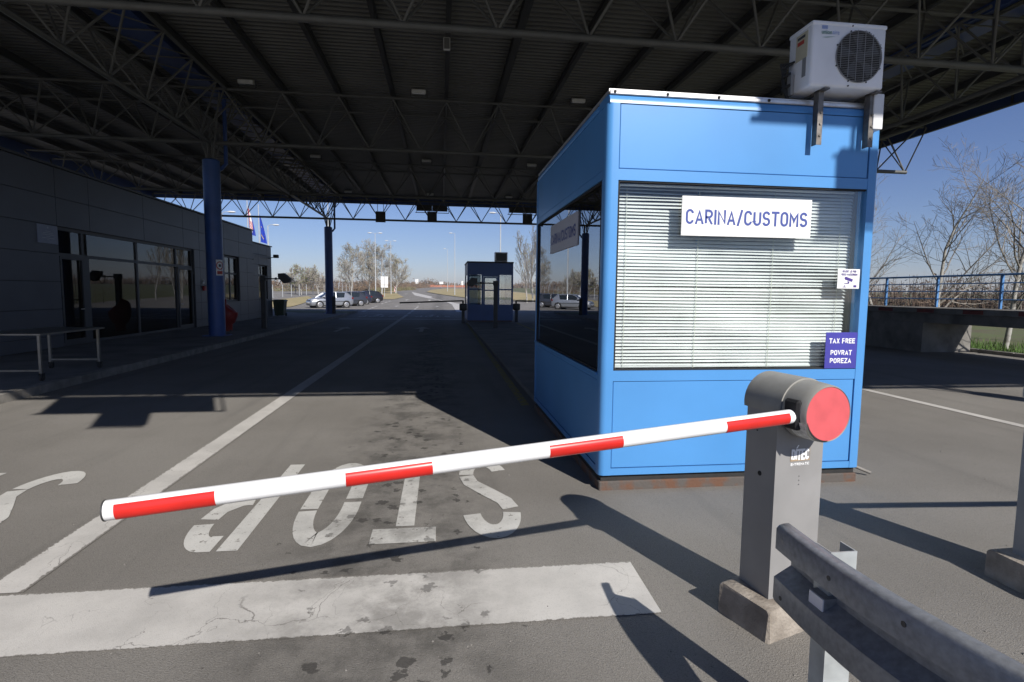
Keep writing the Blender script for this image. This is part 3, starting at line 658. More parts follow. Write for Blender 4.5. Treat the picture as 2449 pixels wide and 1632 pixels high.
for x, sx in ((BX0+.003, 1), (BX1-.003, -1)):
    for z0, z1 in ((BZ0, .185), (.90, WZ0-.03), (WZ1+.02, 2.56), (3.055, BZ1-.08)):
        q = MB(); q.box(min(x, x+sx*.05), max(x, x+sx*.05), BY0+.10, BY1-.10, z0, z1); q.build('rail', 'booth_blue', booth)
# back wall
q = MB(); q.box(BX0+.1, BX1-.1, BY1-.05, BY1-.003, BZ0, BZ1-.08); q.build('back_wall', 'booth_blue', booth)
# roof: rolled blue edge and silver flashing
q = MB()
P = [(BY0, 3.05)]+[(BY0+.07-.07*math.cos(a*math.pi/16), 3.05+.08*math.sin(a*math.pi/16)) for a in range(1, 9)]+[(BY0+.3, 3.13), (BY0+.3, 3.05)]
q.prism(P, 'x', BX0+.02, BX1-.02); q.box(BX0+.01, BX1-.01, BY0+.302, BY1-.01, 3.052, 3.128, bev=.03)
q.build('roof', 'booth_blue', booth, smooth=30)
q = MB(); q.box(BX0+.02, BX1-.03, BY0+.035, BY0+.065, 3.132, 3.165); q.box(BX0+.02, BX0+.05, BY0+.067, BY1-.03, 3.132, 3.160)
q.box(BX0+.02, BX1-.03, BY0+.012, BY0+.033, 3.118, 3.150, bev=.006, seg=1)
for k in range(6): q.tube((BX0+.06+.42*k, BY0+.008, 3.136), (BX0+.06+.42*k, BY0+.014, 3.136), .012, n=8, mi=1)
q.build('roof_flashing', ['silver_trim', 'dark_gap'], booth)
# front window
q = MB(); q.box(WX0, WX1, BY0+.030, BY0+.034, WZ0, WZ1); q.build('window_pane', 'front_glass', booth)
q = MB()
for a in ((WX0, WX0+.012, WZ0, WZ1), (WX1-.012, WX1, WZ0, WZ1), (WX0+.012, WX1-.012, WZ0, WZ0+.012), (WX0+.012, WX1-.012, WZ1-.012, WZ1)): q.box(a[0], a[1], BY0+.012, BY0+.029, a[2], a[3])
q.build('window_seal', 'dark_gap', booth)
# side window
SY0, SY1, SZ0, SZ1 = 4.345, 7.27, .96, 2.49
q = MB(); q.box(BX0+.026, BX0+.030, SY0, SY1, SZ0, SZ1); q.build('window_pane', 'mirror_glass', booth)
q = MB()
for a in ((SY0, SY0+.015, SZ0, SZ1), (SY1-.015, SY1, SZ0, SZ1), (SY0+.015, SY1-.015, SZ0, SZ0+.015), (SY0+.015, SY1-.015, SZ1-.015, SZ1)): q.box(BX0+.010, BX0+.025, a[0], a[1], a[2], a[3])
q.build('window_seal', 'dark_gap', booth)
q = MB(); q.box(BX0-.012, BX0+.0, SY0-.03, SY1+.03, SZ0-.025, SZ0-.002); q.build('window_sill', 'booth_blue', booth)
# right-hand wall (closed)
q = MB(); q.box(BX1-.05, BX1-.004, BY0+.1, BY1-.1, WZ0-.03, WZ1+.02); q.build('side_wall', 'booth_blue', booth)
# inside lining and desk
q = MB(); q.box(BX1-.075, BX1-.055, BY0+.16, BY1-.1, .2, 3.0); q.box(BX0+.12, BX1-.08, BY1-.08, BY1-.055, .2, 3.0); q.box(BX0+.12, BX1-.08, BY0+.2, BY1-.09, 3.0, 3.02)
q.build('lining', 'booth_inside', booth)
d = thing('desk', 'dark desk inside the near booth under its side window', 'desk', (1.8, 5.9, .19))
q = MB(); q.box(1.35, 2.0, 4.7, 7.1, .86, .90); q.build('desk_top', 'interior', d)
for yy in (4.75, 7.0): q = MB(); q.box(1.4, 1.95, yy, yy+.04, .19, .86); q.build('desk_panel', 'interior', d)
d = thing('speaking_hatch', 'chrome framed hatch standing on the sill inside the side window', 'hatch', (1.33, 5.9, .9))
q = MB()
for yy in (5.62, 5.95, 6.25): q.box(1.32, 1.345, yy, yy+.025, .9, 1.32)
q.box(1.32, 1.345, 5.645, 6.25, 1.295, 1.32); q.build('hatch_frame', 'silver_trim', d)
d = thing('paper_stack', 'white papers lying on the desk inside the side window', 'papers', (1.5, 5.0, .9))
q = MB(); q.box(1.38, 1.6, 4.85, 5.15, .902, .915); q.box(1.40, 1.63, 4.9, 5.18, .916, .924); q.build('sheets', 'sign_white', d)
# blind
blind = thing('venetian_blind', 'white venetian blind drawn behind the big front window of the near booth', 'blind', (2.4, BY0+.13, 1.0))
rng = random.Random(3); q = MB(); z = 1.02; pitch = .0272; k = 0; ph = [rng.uniform(0, 6) for _ in range(4)]
xs_b = [1.385+i*(2.075/14) for i in range(15)]
zz = 1.02
while zz < 2.452:
    tilt0 = 44+8*(zz-1)/1.5+rng.uniform(-4, 4)+(6*math.sin(k*.21)); sag = rng.uniform(-.003, .003)
    if k in (16, 17, 24, 9): tilt0 += rng.uniform(-20, 10)
    right_end = 3.455-.035*max(0, (2.0-zz))-rng.uniform(0, .006)
    rows_ = []
    for i in range(15):
        x = 1.385+(right_end-1.385)*i/14
        dz = sag*math.sin(math.pi*i/14)+.0012*math.sin(x*5+k)+(.010*(i/14)*(1 if k in (16, 24) else 0))
        tl = R(tilt0+9*math.sin(x*1.7+k*.13+ph[0])+4*math.sin(x*4.1+ph[1]+k*.5)+rng.uniform(-2, 2))
        row = []
        for s in (-1, 0, 1):
            u = s*.0155; row.append((x, BY0+.13+u*math.cos(tl)*1.0, zz+dz+u*math.sin(tl)+(.0022 if s == 0 else 0)))
        rows_.append(row)
    for i in range(14):
        for s in range(2): q.add([rows_[i][s], rows_[i+1][s], rows_[i+1][s+1], rows_[i][s+1]], [(0, 1, 2, 3)])
    zz += pitch; k += 1
q.build('slats', 'slat', blind, fixn=False)
q = MB(); q.box(1.385, 3.46, BY0+.115, BY0+.145, 2.455, 2.472, bev=.004, seg=1); q.build('headrail', 'slat', blind)
q = MB(); q.box(1.385, 3.40, BY0+.118, BY0+.142, .993, 1.008, bev=.003, seg=1); q.build('bottom_rail', 'slat', blind)
for x in (1.47, 2.08, 2.74, 3.34):
    q = MB(); q.path([(x, BY0+.112, .99), (x+.004, BY0+.110, 1.6), (x, BY0+.112, 2.44)], .0022, n=4); q.build('cord', 'cord', blind)
# signs on the booth
def plate(name, label, cat, x0, x1, z0, z1, y, m1, d=.012):
    t = thing(name, label, cat, ((x0+x1)/2, y, z0)); q = MB(); q.box(x0, x1, y-d, y, z0, z1, bev=.0015, seg=1); q.build('plate', m1, t); return t
sg = plate('booth_sign', 'white CARINA/CUSTOMS sign with blue letters on the sunny front window', 'sign', 1.884, 2.991, 2.063, 2.372, BY0+.010, 'sign_white')
stroke_text('CARINA/CUSTOMS', .118, 1.04, (2.437, BY0-.002, 2.212), wt=.155).build('lettering', 'ink_blue', sg, fixn=False)
sg = plate('tax_sign', 'blue TAX FREE POVRAT POREZA sign in the lower corner of the front window', 'sign', 3.19, 3.486, .990, 1.295, BY0+.008, 'sign_blue', .006)
q = stroke_text('TAX FREE', .043, .235, (3.338, BY0+.002, 1.224), wt=.19); stroke_text('POVRAT', .043, .195, (3.336, BY0+.002, 1.125), wt=.19, mb=q); stroke_text('POREZA', .043, .195, (3.334, BY0+.002, 1.057), wt=.19, mb=q)
q.build('lettering', 'ink_white', sg, fixn=False)
sg = plate('video_sign', 'small white video surveillance notice with a camera pictogram on the window edge', 'sign', 3.263, 3.463, 1.660, 1.822, BY0+.008, 'sign_white', .004)
q = stroke_text('OBJEKT JE POD', .018, .125, (3.365, BY0+.004, 1.803), wt=.18); stroke_text('VIDEO NADZOROM', .018, .15, (3.365, BY0+.004, 1.777), wt=.18, mb=q)
q.build('lettering', 'ink_violet', sg, fixn=False)
q = MB(); yy = BY0+.0035
def flat_xz(mb_, pts): mb_.add([(x, yy-.001, z) for x, z in pts], [tuple(range(len(pts)))])
flat_xz(q, [(3.325, 1.752), (3.335, 1.760), (3.402, 1.738), (3.395, 1.716), (3.328, 1.736)]); flat_xz(q, [(3.352, 1.724), (3.372, 1.717), (3.366, 1.700), (3.340, 1.702), (3.340, 1.708), (3.358, 1.708)])
flat_xz(q, [(3.325, 1.692), (3.330, 1.692), (3.330, 1.676), (3.325, 1.676)]); flat_xz(q, [(3.310, 1.676), (3.345, 1.676), (3.345, 1.671), (3.310, 1.671)]); flat_xz(q, [(3.325, 1.705), (3.342, 1.709), (3.342, 1.703), (3.325, 1.699)])
flat_xz(q, [(3.410, 1.690), (3.437, 1.690), (3.437, 1.672), (3.410, 1.672)])
q.build('pictogram', 'ink_violet', sg, fixn=False)
sg = thing('side_window_sign', 'white CARINA/CUSTOMS sign, greyed as if behind the shaded side window of the near booth', 'sign', (BX0+.02, 5.8, 2.06))
q = MB(); q.box(BX0+.015, BX0+.0245, 5.14, 6.42, 2.055, 2.37); q.build('plate', 'sign_white_dimmed', sg)
stroke_text('CARINA/CUSTOMS', .118, 1.17, (BX0+.0148, 5.78, 2.205), right=(0, -1, 0), wt=.155).build('lettering', 'ink_blue', sg, fixn=False)
# fluorescent / meter box
t = thing('conduit_box', 'white rectangular conduit box on the upper right corner of the near booth', 'box', (3.47, BY0-.03, 2.93))
q = MB(); q.box(3.418, 3.505, BY0-.085, BY0+.002, 2.93, 3.205, bev=.008); q.build('case', 'white_plastic', t, smooth=30)
q = MB(); q.path([(3.46, BY0-.02, 3.2), (3.46, BY0+.03, 3.235), (3.40, BY0+.12, 3.215), (3.36, BY0+.2, 3.20)], .028, n=10); q.build('conduit', 'grille_grey', t, smooth=50)

# ------------------------------------------------------------------ air conditioner
def air_con(label, near=True):
    t = thing('air_conditioner', label, 'air conditioner', (0, 0, 0), 'air conditioners on booth roofs')
    # local: front face at y=0, width x 0..0.62, z 0..0.49, depth .30
    q = MB(); q.box(0, .625, 0, .29, .006, .47, bev=.022, seg=3); q.box(-.003, .628, -.003, .293, .455, .49, bev=.012, seg=2)
    q.build('casing', 'ac_white', t, smooth=35)
    cx, cz, rr = .395, .24, .192
    q = MB(); q.tube((cx, -.004, cz), (cx, .0015, cz), rr, n=48); q.build('fan_opening', 'dark_gap', t)
    q = MB()
    for k in range(5):
        a = k*2*math.pi/5
        pts = [(cx+r_*math.cos(a+b), -.006-.002*j, cz+r_*math.sin(a+b)) for j, (r_, b) in enumerate(((.04, 0), (.17, .15), (.17, .75), (.06, .6)))]
        q.add(pts, [(0, 1, 2, 3)])
    q.tube((cx, -.012, cz), (cx, -.004, cz), .045, n=20); q.build('fan', 'fan_dark', t, fixn=False)
    q = MB(); n = 29
    for k in range(n):
        z = -rr+2*rr*(k+.5)/n; hw = math.sqrt(max(0, (rr*1.01)**2-z*z))
        q.path([(cx-hw, -.004, cz+z), (cx-hw*.96, -.020, cz+z), (cx+hw*.96, -.020, cz+z), (cx+hw, -.004, cz+z)], .0016, n=4)
    for k in range(6):
        x = -rr*.86+k*rr*1.72/5; hw = math.sqrt(rr*rr-x*x)
        q.tube((cx+x, -.023, cz-hw), (cx+x, -.023, cz+hw), .0022, n=4)
    for k in range(40):
        a0, a1 = 2*math.pi*k/40, 2*math.pi*(k+1)/40
        q.tube((cx+rr*math.cos(a0), -.006, cz+rr*math.sin(a0)), (cx+rr*math.cos(a1), -.006, cz+rr*math.sin(a1)), .004, n=4, caps=False)
    g = q.build('fan_grille', 'grille_grey', t)
    q = MB()
    for k in range(8):
        a = k*math.pi/4+.39; q.tube((cx+(rr+.008)*math.cos(a), -.006, cz+(rr+.008)*math.sin(a)), (cx+(rr+.008)*math.cos(a), .002, cz+(rr+.008)*math.sin(a)), .006, n=6)
    for x, z in ((.33, .465), (.32, .02)): q.tube((x, -.006, z), (x, .002, z), .006, n=6)
    q.build('screws', 'black_plastic', t).name = 'screw'
    q = MB(); q.box(.04, .58, .2935, .297, .04, .44); q.build('condenser_coil', 'fan_dark', t)
    if near:
        q = text('union', .030, bold=.01, width=.085, origin=(.115, -.0035, .405)); lg = q.build('logo', 'ink_green', t, fixn=False)
        text('aire', .030, bold=-.003, width=.055, origin=(.192, -.0035, .407)).build('logo_text', 'ink_lightblue', lg, fixn=False)
        q = MB()
        for k in range(3): q.add([(.073, -.0035, .428+k*.0085), (.122, -.0035, .430+k*.0085), (.122, -.0035, .436+k*.0085), (.073, -.0035, .434+k*.0085)], [(0, 1, 2, 3)])
        q.build('logo_wave', 'ink_lightblue', lg, fixn=False)
        q = MB(); q.add([(.075, -.0035, .366), (.12, -.0035, .366), (.20, -.0035, .378), (.12, -.0035, .371)], [(0, 1, 2, 3)]); q.build('logo_swoosh', 'ink_green', lg, fixn=False)
        q = MB(); q.box(-.004, .001, .05, .19, .24, .44, bev=.0015, seg=1); sp = q.build('service_plate', 'ac_yellow', t)
        q = MB(); q.box(-.0055, -.0042, .09, .17, .355, .385); q.build('warning_text', 'ink_red', sp); q = MB(); q.box(-.0055, -.0042, .08, .17, .40, .42); q.build('warning_bar', 'ink_dark', sp)
        q = MB(); q.box(-.005, .001, .06, .10, .10, .24); q.build('side_vent', 'grille_grey', t); q = MB(); q.box(-.03, .0, .19, .25, .0, .16, bev=.004, seg=1); q.build('valve_cover', 'grille_grey', t)
        q = MB()
        for k in range(4):
            o_ = k*.012; q.path([(-.004, .20+o_, .26), (-.05-o_, .22+o_, .22+o_), (-.06, .25, .14), (-.035-o_, .24, .06), (-.02, .22, -.06)], .008, n=6)
        for z in (.24, .17, .08): q.path([(-.03, .20, z), (-.075, .24, z-.02), (-.05, .28, z-.05)], .010, n=6)
        q.build('pipes', 'black_rubber', t, smooth=60).name = 'pipe'
    return t
ac = air_con('white air conditioner with a round fan grille on the corner of the near booth roof'); ac.location = (2.815, 4.06, 3.205); bpy.context.view_layer.update()
for x in (2.965, 3.41):
    q = MB()
    q.box(x-.022, x+.022, 4.125, 4.131, 2.79, 3.23); q.box(x-.022, x-.016, 4.131, 4.185, 2.79, 3.23)
    q.box(x-.022, x+.022, 4.06, 4.34, 3.195, 3.2045)
    for z in (2.86, 2.95, 3.04): q.tube((x+.004, 4.118, z), (x+.004, 4.126, z), .010, n=6)
    o = q.build('bracket', 'steel_bracket', None); o.parent = ac; o.location = (-2.815, -4.06, -3.205)

# ================================================================== BARRIERS
def barrier(name, label, mirror=False, detail=True):
    """local: post front-left-bottom corner at the origin, front faces -y, arm points to -x"""
    t = thing(name, label, 'barrier', (0, 0, 0), 'swing barriers')
    W, D, ZC = .275, .205, .93; r_ = W/2
    q = MB()
    pts = [(.0, 0), (W, 0)]
    P = [(0, 0), (W, 0), (W, ZC)]+[(r_+r_*math.cos(R(a)), ZC+r_*math.sin(R(a))) for a in range(10, 180, 10)]+[(0, ZC)]
    q.prism(P, 'y', 0.003, D)
    post = q.build('post', 'barrier_grey', t, smooth=25)
    hr = r_+.006
    P = [(r_+hr*math.cos(R(a)), ZC+hr*math.sin(R(a))) for a in range(-10, 191, 10)]+[(r_-r_*.98, ZC-.05), (r_+r_*.98, ZC-.05)]
    q = MB(); q.prism(P[:21], 'y', -.012, D+.02); q.build('hood', 'barrier_cap', t, smooth=25)
    # drum: tapered, with a slot on the arm side
    q = MB(); n = 48; prof_ = ((-.014, .136), (-.05, .136), (-.10, .133), (-.135, .130), (-.145, .124), (-.140, .120))
    rings = [[(r_+rr*math.cos(2*math.pi*i/n), yy_, ZC+rr*math.sin(2*math.pi*i/n)) for i in range(n)] for yy_, rr in prof_]
    q.loft(rings, caps=False); q.build('drum', 'barrier_cap', t, smooth=35)
    q = MB(); q.tube((r_, -.1425, ZC), (r_, -.120, ZC), .121, n=48); q.build('red_disc', 'disc_red', t, smooth=35)
    q = MB(); V = []
    for a in range(196, 276, 5):
        w_ = .0085*math.sin(math.pi*(a-194)/82)
        for rr in (.119, .1205+w_): V.append((r_+rr*math.cos(R(a)), -.1455, ZC+rr*math.sin(R(a))))
    q.add(V, [(2*i, 2*i+2, 2*i+3, 2*i+1) for i in range(len(V)//2-1)]); q.build('disc_gap', 'dark_gap', t, fixn=False)
    q = MB(); q.box(-.006, .05, -.115, -.030, ZC-.075, ZC+.06, bev=.01, seg=1); q.build('arm_slot', 'dark_gap', t)
    # arm
    p0 = Vector((.02, -.075, ZC-.015)); L_ = 2.66; dr = Vector((-math.cos(R(3.3)), 0, -math.sin(R(3.3))))
    arm = MB(); ra = .032; n = 20
    nrm = Vector((0, -1, 0)); up = nrm.cross(dr) if nrm.cross(dr).z > 0 else dr.cross(nrm)
    def ring(s, r1): return [p0+dr*s+up*(r1*math.cos(2*math.pi*i/n))+nrm*(r1*math.sin(2*math.pi*i/n)) for i in range(n)]
    arm.loft([ring(0, ra), ring(L_, ra)]); a_o = arm.build('arm', 'arm_white', t, smooth=40)
    q = MB(); q.loft([ring(L_+.001, ra+.0015), ring(L_+.005, ra+.0015)]); q.build('end_cap', 'fan_dark', a_o, smooth=40)
    for k, (f0, f1) in enumerate(((.0112, .1173), (.2703, .3835), (.5534, .6712), (.8558, .9802))):
        V = []; m_ = 12
        for s in (L_*(1-f0), L_*(1-f1)):
            for i in range(m_+1):
                an = R(46+i*(150-46)/m_); V.append(p0+dr*s+up*((ra+.0012)*math.cos(an))+nrm*((ra+.0012)*math.sin(an)))
        q = MB(); q.add(V, [(i, i+1, m_+2+i, m_+1+i) for i in range(m_)]); q.build('red_band', 'arm_red', a_o, smooth=60, fixn=False)
    if detail:
        q = stroke_text('DITEC', .054, .104, (.140, .002, .706), wt=.19, gap=.36)
        q.add([(.113, .0012, .736), (.121, .0012, .736), (.131, .0012, .752), (.124, .0012, .752)], [(0, 1, 2, 3)]); lg = q.build('logo', 'ink_white', t, fixn=False)
        stroke_text('ENTREMATIC', .013, .108, (.140, .002, .660), wt=.22).build('logo_text', 'ink_white', lg, fixn=False)
        q = MB(); q.add([(.083, .0012, .675), (.197, .0012, .675), (.197, .0012, .683), (.083, .0012, .683)], [(0, 1, 2, 3)])
        q.add([(.083, .0012, .683), (.0845, .0012, .683), (.0845, .0012, .742), (.083, .0012, .742)], [(0, 1, 2, 3)]); q.add([(.1955, .0012, .683), (.197, .0012, .683), (.197, .0012, .742), (.1955, .0012, .742)], [(0, 1, 2, 3)])
        q.build('logo_frame', 'ink_brown', lg, fixn=False)
        q = MB(); q.tube((-.002, .10, .595), (.004, .10, .595), .012, n=14); q.tube((-.002, .13, .80), (.004, .13, .80), .004, n=8)
        for z in (.60, .58, .56): q.tube((.14, .001, z), (.14, .005, z), .0022, n=6)
        q.build('screw_holes', 'dark_gap', t).name = 'screw_hole'
        q = MB()
        V = []
        for a in range(195, 236, 8):
            for yy_ in (-.055, -.148): V.append((r_+.1385*math.cos(R(a)), yy_+.006*math.sin(a*1.7), ZC+.1385*math.sin(R(a))))
        q.add(V, [(2*i, 2*i+2, 2*i+3, 2*i+1) for i in range(len(V)//2-1)]); q.build('torn_tape', 'tape', t, fixn=False)
    if mirror:
        for o in [t]+list(t.children_recursive): pass
        t.scale = (-1, 1, 1)
    return t
b1 = barrier('barrier', 'grey barrier post with a red disc and long red and white arm')
b1.location = (1.548, 2.322, .145); b1.rotation_euler = (0, 0, R(9.5))
b2 = barrier('barrier', 'grey barrier post at the right edge of the picture standing on its own block', True, False)
b2.location = (3.50, 2.415, .145); b2.rotation_euler = (0, 0, 0)
def block(label, x, y, rot, w_, d_):
    q = MB(); q.box(0, w_, 0, d_, -.03, .155, bev=.018, seg=2)
    rg = random.Random(5)
    q.v = [(a+rg.uniform(-.006, .006), b+rg.uniform(-.006, .006), c+rg.uniform(-.004, .004)) for a, b, c in q.v]
    o = q.build('concrete_block', 'concrete', smooth=30); o.location = (x, y, 0); o.rotation_euler = (0, 0, R(rot))
    return tag(o, label, 'concrete block', 'concrete blocks under the barriers')
block('low concrete block under the near barrier post', 1.492, 2.218, 19, .34, .30)
block('low concrete block at the right edge under the other barrier post', 3.14, 2.23, 2, .62, .45)

# ================================================================== GUARDRAIL
gr = thing('guardrail', 'galvanised W-beam guardrail ending beside the near barrier post', 'guardrail', (1.4, 1.62, 0))
prf = [(.738, .050), (.745, .040), (.744, .022), (.740, .007), (.731, .0), (.645, .0), (.602, .068), (.574, .068), (.534, .0), (.446, .0), (.438, .006), (.434, .020), (.432, .040), (.438, .050)]
RX = [(1.86, 1.256), (1.65, 1.244), (1.45, 1.247), (1.30, 1.263), (1.15, 1.287), (1.0, 1.320), (.85, 1.362), (.4, 1.52), (0, 1.70)]
def rail_x(y):
    for (a, xa), (b, xb) in zip(RX, RX[1:]):
        if b <= y <= a+.01: return xa+(xb-xa)*(a-y)/(a-b)
    return RX[-1][1]
rings = []; ysr = [1.86, 1.852]+[1.80-.1*k for k in range(15)]
for j, y in enumerate(ysr):
    a = rail_x(y); zs = [(z, o) for z, o in prf]
    if j == 0: zs = [(z-.008 if z > .72 else z+.008 if z < .46 else z, o) for z, o in prf]
    front = [(a+o, y, z) for z, o in zs]; back = [(a+o+.004, y, z) for z, o in reversed(zs)]
    rings.append(front+back)
q = MB(); q.loft(rings, caps=False); nb_ = len(rings[0])
q.f += [[i, i+1, nb_-2-i, nb_-1-i] for i in range(nb_//2-1)]; q.m += [0]*(nb_//2-1)
q.build('beam', 'galvanised', gr, smooth=52)
q = MB()
for y, z in ((1.815, .690), (1.56, .688), (1.29, .70), (1.81, .475)):
    a = rail_x(y); q.tube((a-.0012, y, z), (a+.002, y, z), .0085, n=12, mi=0 if y > 1.8 and z > .6 else 1)
q.build('bolt_hole', ['barrier_grey', 'fan_dark'], gr)
q = MB(); px, py = 1.345, 1.62
q.box(px-.048, px+.048, py, py+.005, -.2, .742); q.box(px-.048, px-.043, py+.0051, py+.075, -.2, .742); q.box(px+.043, px+.048, py+.0051, py+.075, -.2, .742)
q.build('rail_post', 'galv_bright', gr)
q = MB(); q.box(1.268, 1.325, 1.60, 1.675, .505, .590, mi=1); q.box(1.264, 1.2678, 1.603, 1.672, .508, .587); q.build('reflector', ['reflector', 'galvanised'], gr)

# ================================================================== OFFICE BUILDING (left)
ob = thing('office_building', 'long low grey clad office building in the canopy shade on the left', 'building', (-9.2, 20, 0))
FX = -9.2
q = MB(); q.box(-18, FX-.30, 10.0, 28.8, .1, 4.4); q.build('core_wall', 'interior', ob)
rowsz = [.14, .43, 1.08, 1.74, 2.41, 3.08, 3.76, 4.47]
def clad(y0, y1, z0, z1, x=FX, seams=()):
    """panels with open joints on a dark backing"""
    zs = [z0]+[z for z in rowsz if z0+.05 < z < z1-.05]+[z1]; ys_ = [y0]+[s for s in seams if y0+.05 < s < y1-.05]+[y1]
    for a, b in zip(zs, zs[1:]):
        for c, d_ in zip(ys_, ys_[1:]): panels.box(x-.03, x, c+.008, d_-.008, a+.008, b-.008)
    backing.box(x-.25, x-.035, y0, y1, z0, z1)
panels = MB(); backing = MB(); sm = (12.1, 14.76, 16.03, 18.72, 21.37, 22.68, 25.14, 26.87)
clad(10.0, 14.78, .14, 3.08, seams=(12.1,)); clad(10.0, 28.8, 3.08, 4.47, seams=sm)
clad(22.2, 25.14, .14, 3.08, seams=(22.68, 23.9)); clad(25.14, 26.87, .14, 1.07); clad(26.87, 28.8, .14, 3.08, seams=(27.9,))
panels.build('cladding_panels', 'cladding', ob); backing.build('backing', 'cladding_joint', ob)
q = MB(); q.box(FX-.03, FX+.05, 10.0, 28.83, 4.478, 4.53); q.box(-18, FX-.031, 10.0, 28.83, 4.478, 4.53); q.build('roof_coping', 'frame_dark', ob)
# glazed entrance
q = MB(); q.box(-12.5, -12.4, 14.5, 22.5, .12, 3.1); q.box(-12.4, FX-.26, 14.5, 14.6, .12, 3.1); q.box(-12.4, FX-.26, 22.4, 22.5, .12, 3.1); q.box(-12.4, FX-.26, 14.6, 22.4, 3.08, 3.1)
GX = FX-.12
q = MB(); bars = [14.78, 15.78, 18.36, 20.90, 22.12]
for y0 in bars: q.box(GX-.04, GX+.04, y0, y0+.09, .14, 3.08)
for a, b in zip(bars, bars[1:]):
    q.box(GX-.04, GX+.04, a+.09, b, 2.37, 2.45); q.box(GX-.04, GX+.04, a+.09, b, 3.0, 3.08); q.box(GX-.04, GX+.04, a+.09, b, .14, .22)
q.box(GX-.04, GX+.04, 15.87, 16.05, .22, 2.37)
q.build('entrance_frame', 'frame_dark', ob)
for a, b in zip(bars, bars[1:]):
    a2 = 16.05 if a == 15.78 else a+.09
    for z0, z1, nm in ((.22, 2.37, 'entrance_pane'), (2.45, 3.0, 'transom_pane')):
        q = MB(); q.box(GX-.006, GX+.006, a2, b, z0, z1); q.build(nm, 'facade_glass', ob)
for y0, y1 in ((14.87, 15.78), (20.99, 22.12)):
    q = MB()
    for aa in ((y0, y0+.07, .22, 2.37), (y1-.07, y1, .22, 2.37), (y0+.07, y1-.07, .22, .30), (y0+.07, y1-.07, 2.30, 2.37)): q.box(GX+.045, GX+.075, *aa)
    dr_ = q.build('door', 'frame_dark', ob)
    q = MB(); hy = y1-.12 if y0 < 16 else y0+.12
    q.tube((GX+.10, hy, 1.05), (GX+.10, hy+(-.13 if y0 < 16 else .13), 1.05), .011, n=8); q.tube((GX+.07, hy, 1.05), (GX+.10, hy, 1.05), .011, n=8); q.build('handle', 'silver_trim', dr_, smooth=50)
    q = MB()
    for z in (.5, 1.3, 2.15): q.box(GX+.04, GX+.09, (y0 if y0 < 16 else y1)-.02, (y0 if y0 < 16 else y1)+.02, z, z+.1)
    q.build('hinge', 'black_plastic', dr_)
def window(y0, y1, z0, z1, x, parent, split=.62):
    q = MB(); gx = x-.14; ym = (y0+y1)/2; zm = z0+(z1-z0)*split
    for aa in ((y0, y0+.07, z0, z1), (y1-.07, y1, z0, z1), (y0+.07, y1-.07, z0, z0+.07), (y0+.07, y1-.07, z1-.07, z1), (ym-.04, ym+.04, z0+.07, z1-.07)): q.box(gx-.03, gx+.03, *aa)
    q.box(gx-.03, gx+.03, y0+.07, ym-.04, zm-.04, zm+.04); q.box(gx-.03, gx+.03, ym+.04, y1-.07, zm-.04, zm+.04)
    o = q.build('window', 'frame_dark', parent)
    q = MB(); q.box(gx-.005, gx+.005, y0+.07, y1-.07, z0+.07, z1-.07); q.build('pane', 'facade_glass', o)
    q = MB(); q.box(x-.11, x+.03, y0-.03, y1+.03, z0-.03, z0-.003); q.build('sill', 'cladding', o)
window(25.14, 26.87, 1.07, 3.05, FX, ob)
# stepped end of the building
panels = MB(); backing = MB(); rowsz = [.14, .46, 1.10, 1.70, 2.30, 2.88, 3.4, 3.92]; EX = FX-.08
clad(28.81, 29.83, .14, 2.88, EX); clad(29.83, 31.25, .14, 1.10, EX); clad(31.25, 32.0, .14, 2.88, EX); clad(28.81, 32.0, 2.88, 3.92, EX, seams=(29.83, 31.25))
for z0, z1 in ((.14, 1.7), (1.7, 2.88), (2.88, 3.92)): panels.box(-17.9, EX-.01, 32.0, 32.03, z0+.008, z1-.008)
panels.build('end_cladding_panels', 'cladding', ob); backing.box(-18, EX-.26, 28.82, 31.98, .1, 3.9); backing.build('end_backing', 'cladding_joint', ob)
q = MB(); q.box(-18, EX+.05, 28.84, 32.08, 3.928, 3.98); q.build('end_roof_coping', 'frame_dark', ob)
window(29.83, 31.25, 1.10, 2.88, EX, ob, .7)
q = MB(); q.box(EX+.0, EX+.35, 29.4, 31.6, .1, .16); q.build('step', 'kerb_concrete', ob)
# things on the building
t = thing('plaque', 'pale office plaque with small print beside the glazed entrance', 'plaque', (FX, 14.42, 2.63))
q = MB(); q.box(FX+.002, FX+.02, 14.07, 14.74, 2.63, 3.06, bev=.002, seg=1); q.build('plate', 'plaque', t)
q = MB()
for k, (a, b) in enumerate(((.42, .25), (.5, .17), (.52, .15), (.40, .27), (.54, .13), (.3, .3))): q.box(FX+.0205, FX+.0215, 14.07+b, 14.07+b+.67-2*b if False else 14.74-b, 2.91-.04*k, 2.922-.04*k)
q.tube((FX+.0202, 14.405, 3.0), (FX+.0216, 14.405, 3.0), .025, n=12); q.build('print_lines', 'plaque_line', t)
t = thing('fire_alarm', 'small red fire alarm box on the wall beside the entrance', 'fire alarm', (FX, 22.94, 1.55))
q = MB(); q.box(FX+.002, FX+.07, 22.83, 23.03, 1.54, 1.72, bev=.01, seg=1); q.build('case', 'alarm_red', t)
q = MB(); q.box(FX+.071, FX+.074, 22.86, 23.0, 1.59, 1.68); q.build('front_plate', 'ink_red', t)
t = thing('door_phone', 'small white intercom plate on the wall above the fire alarm', 'intercom', (FX, 22.88, 1.84))
q = MB(); q.box(FX+.002, FX+.03, 22.81, 22.95, 1.80, 1.95, bev=.005, seg=1); q.build('case', 'lamp_white', t)
q = MB(); q.box(FX+.031, FX+.033, 22.84, 22.92, 1.88, 1.93); q.build('speaker_slot', 'dark_gap', t)
t = thing('security_camera', 'small black security camera sticking out of the building corner under its roof', 'camera', (EX, 31.6, 3.35))
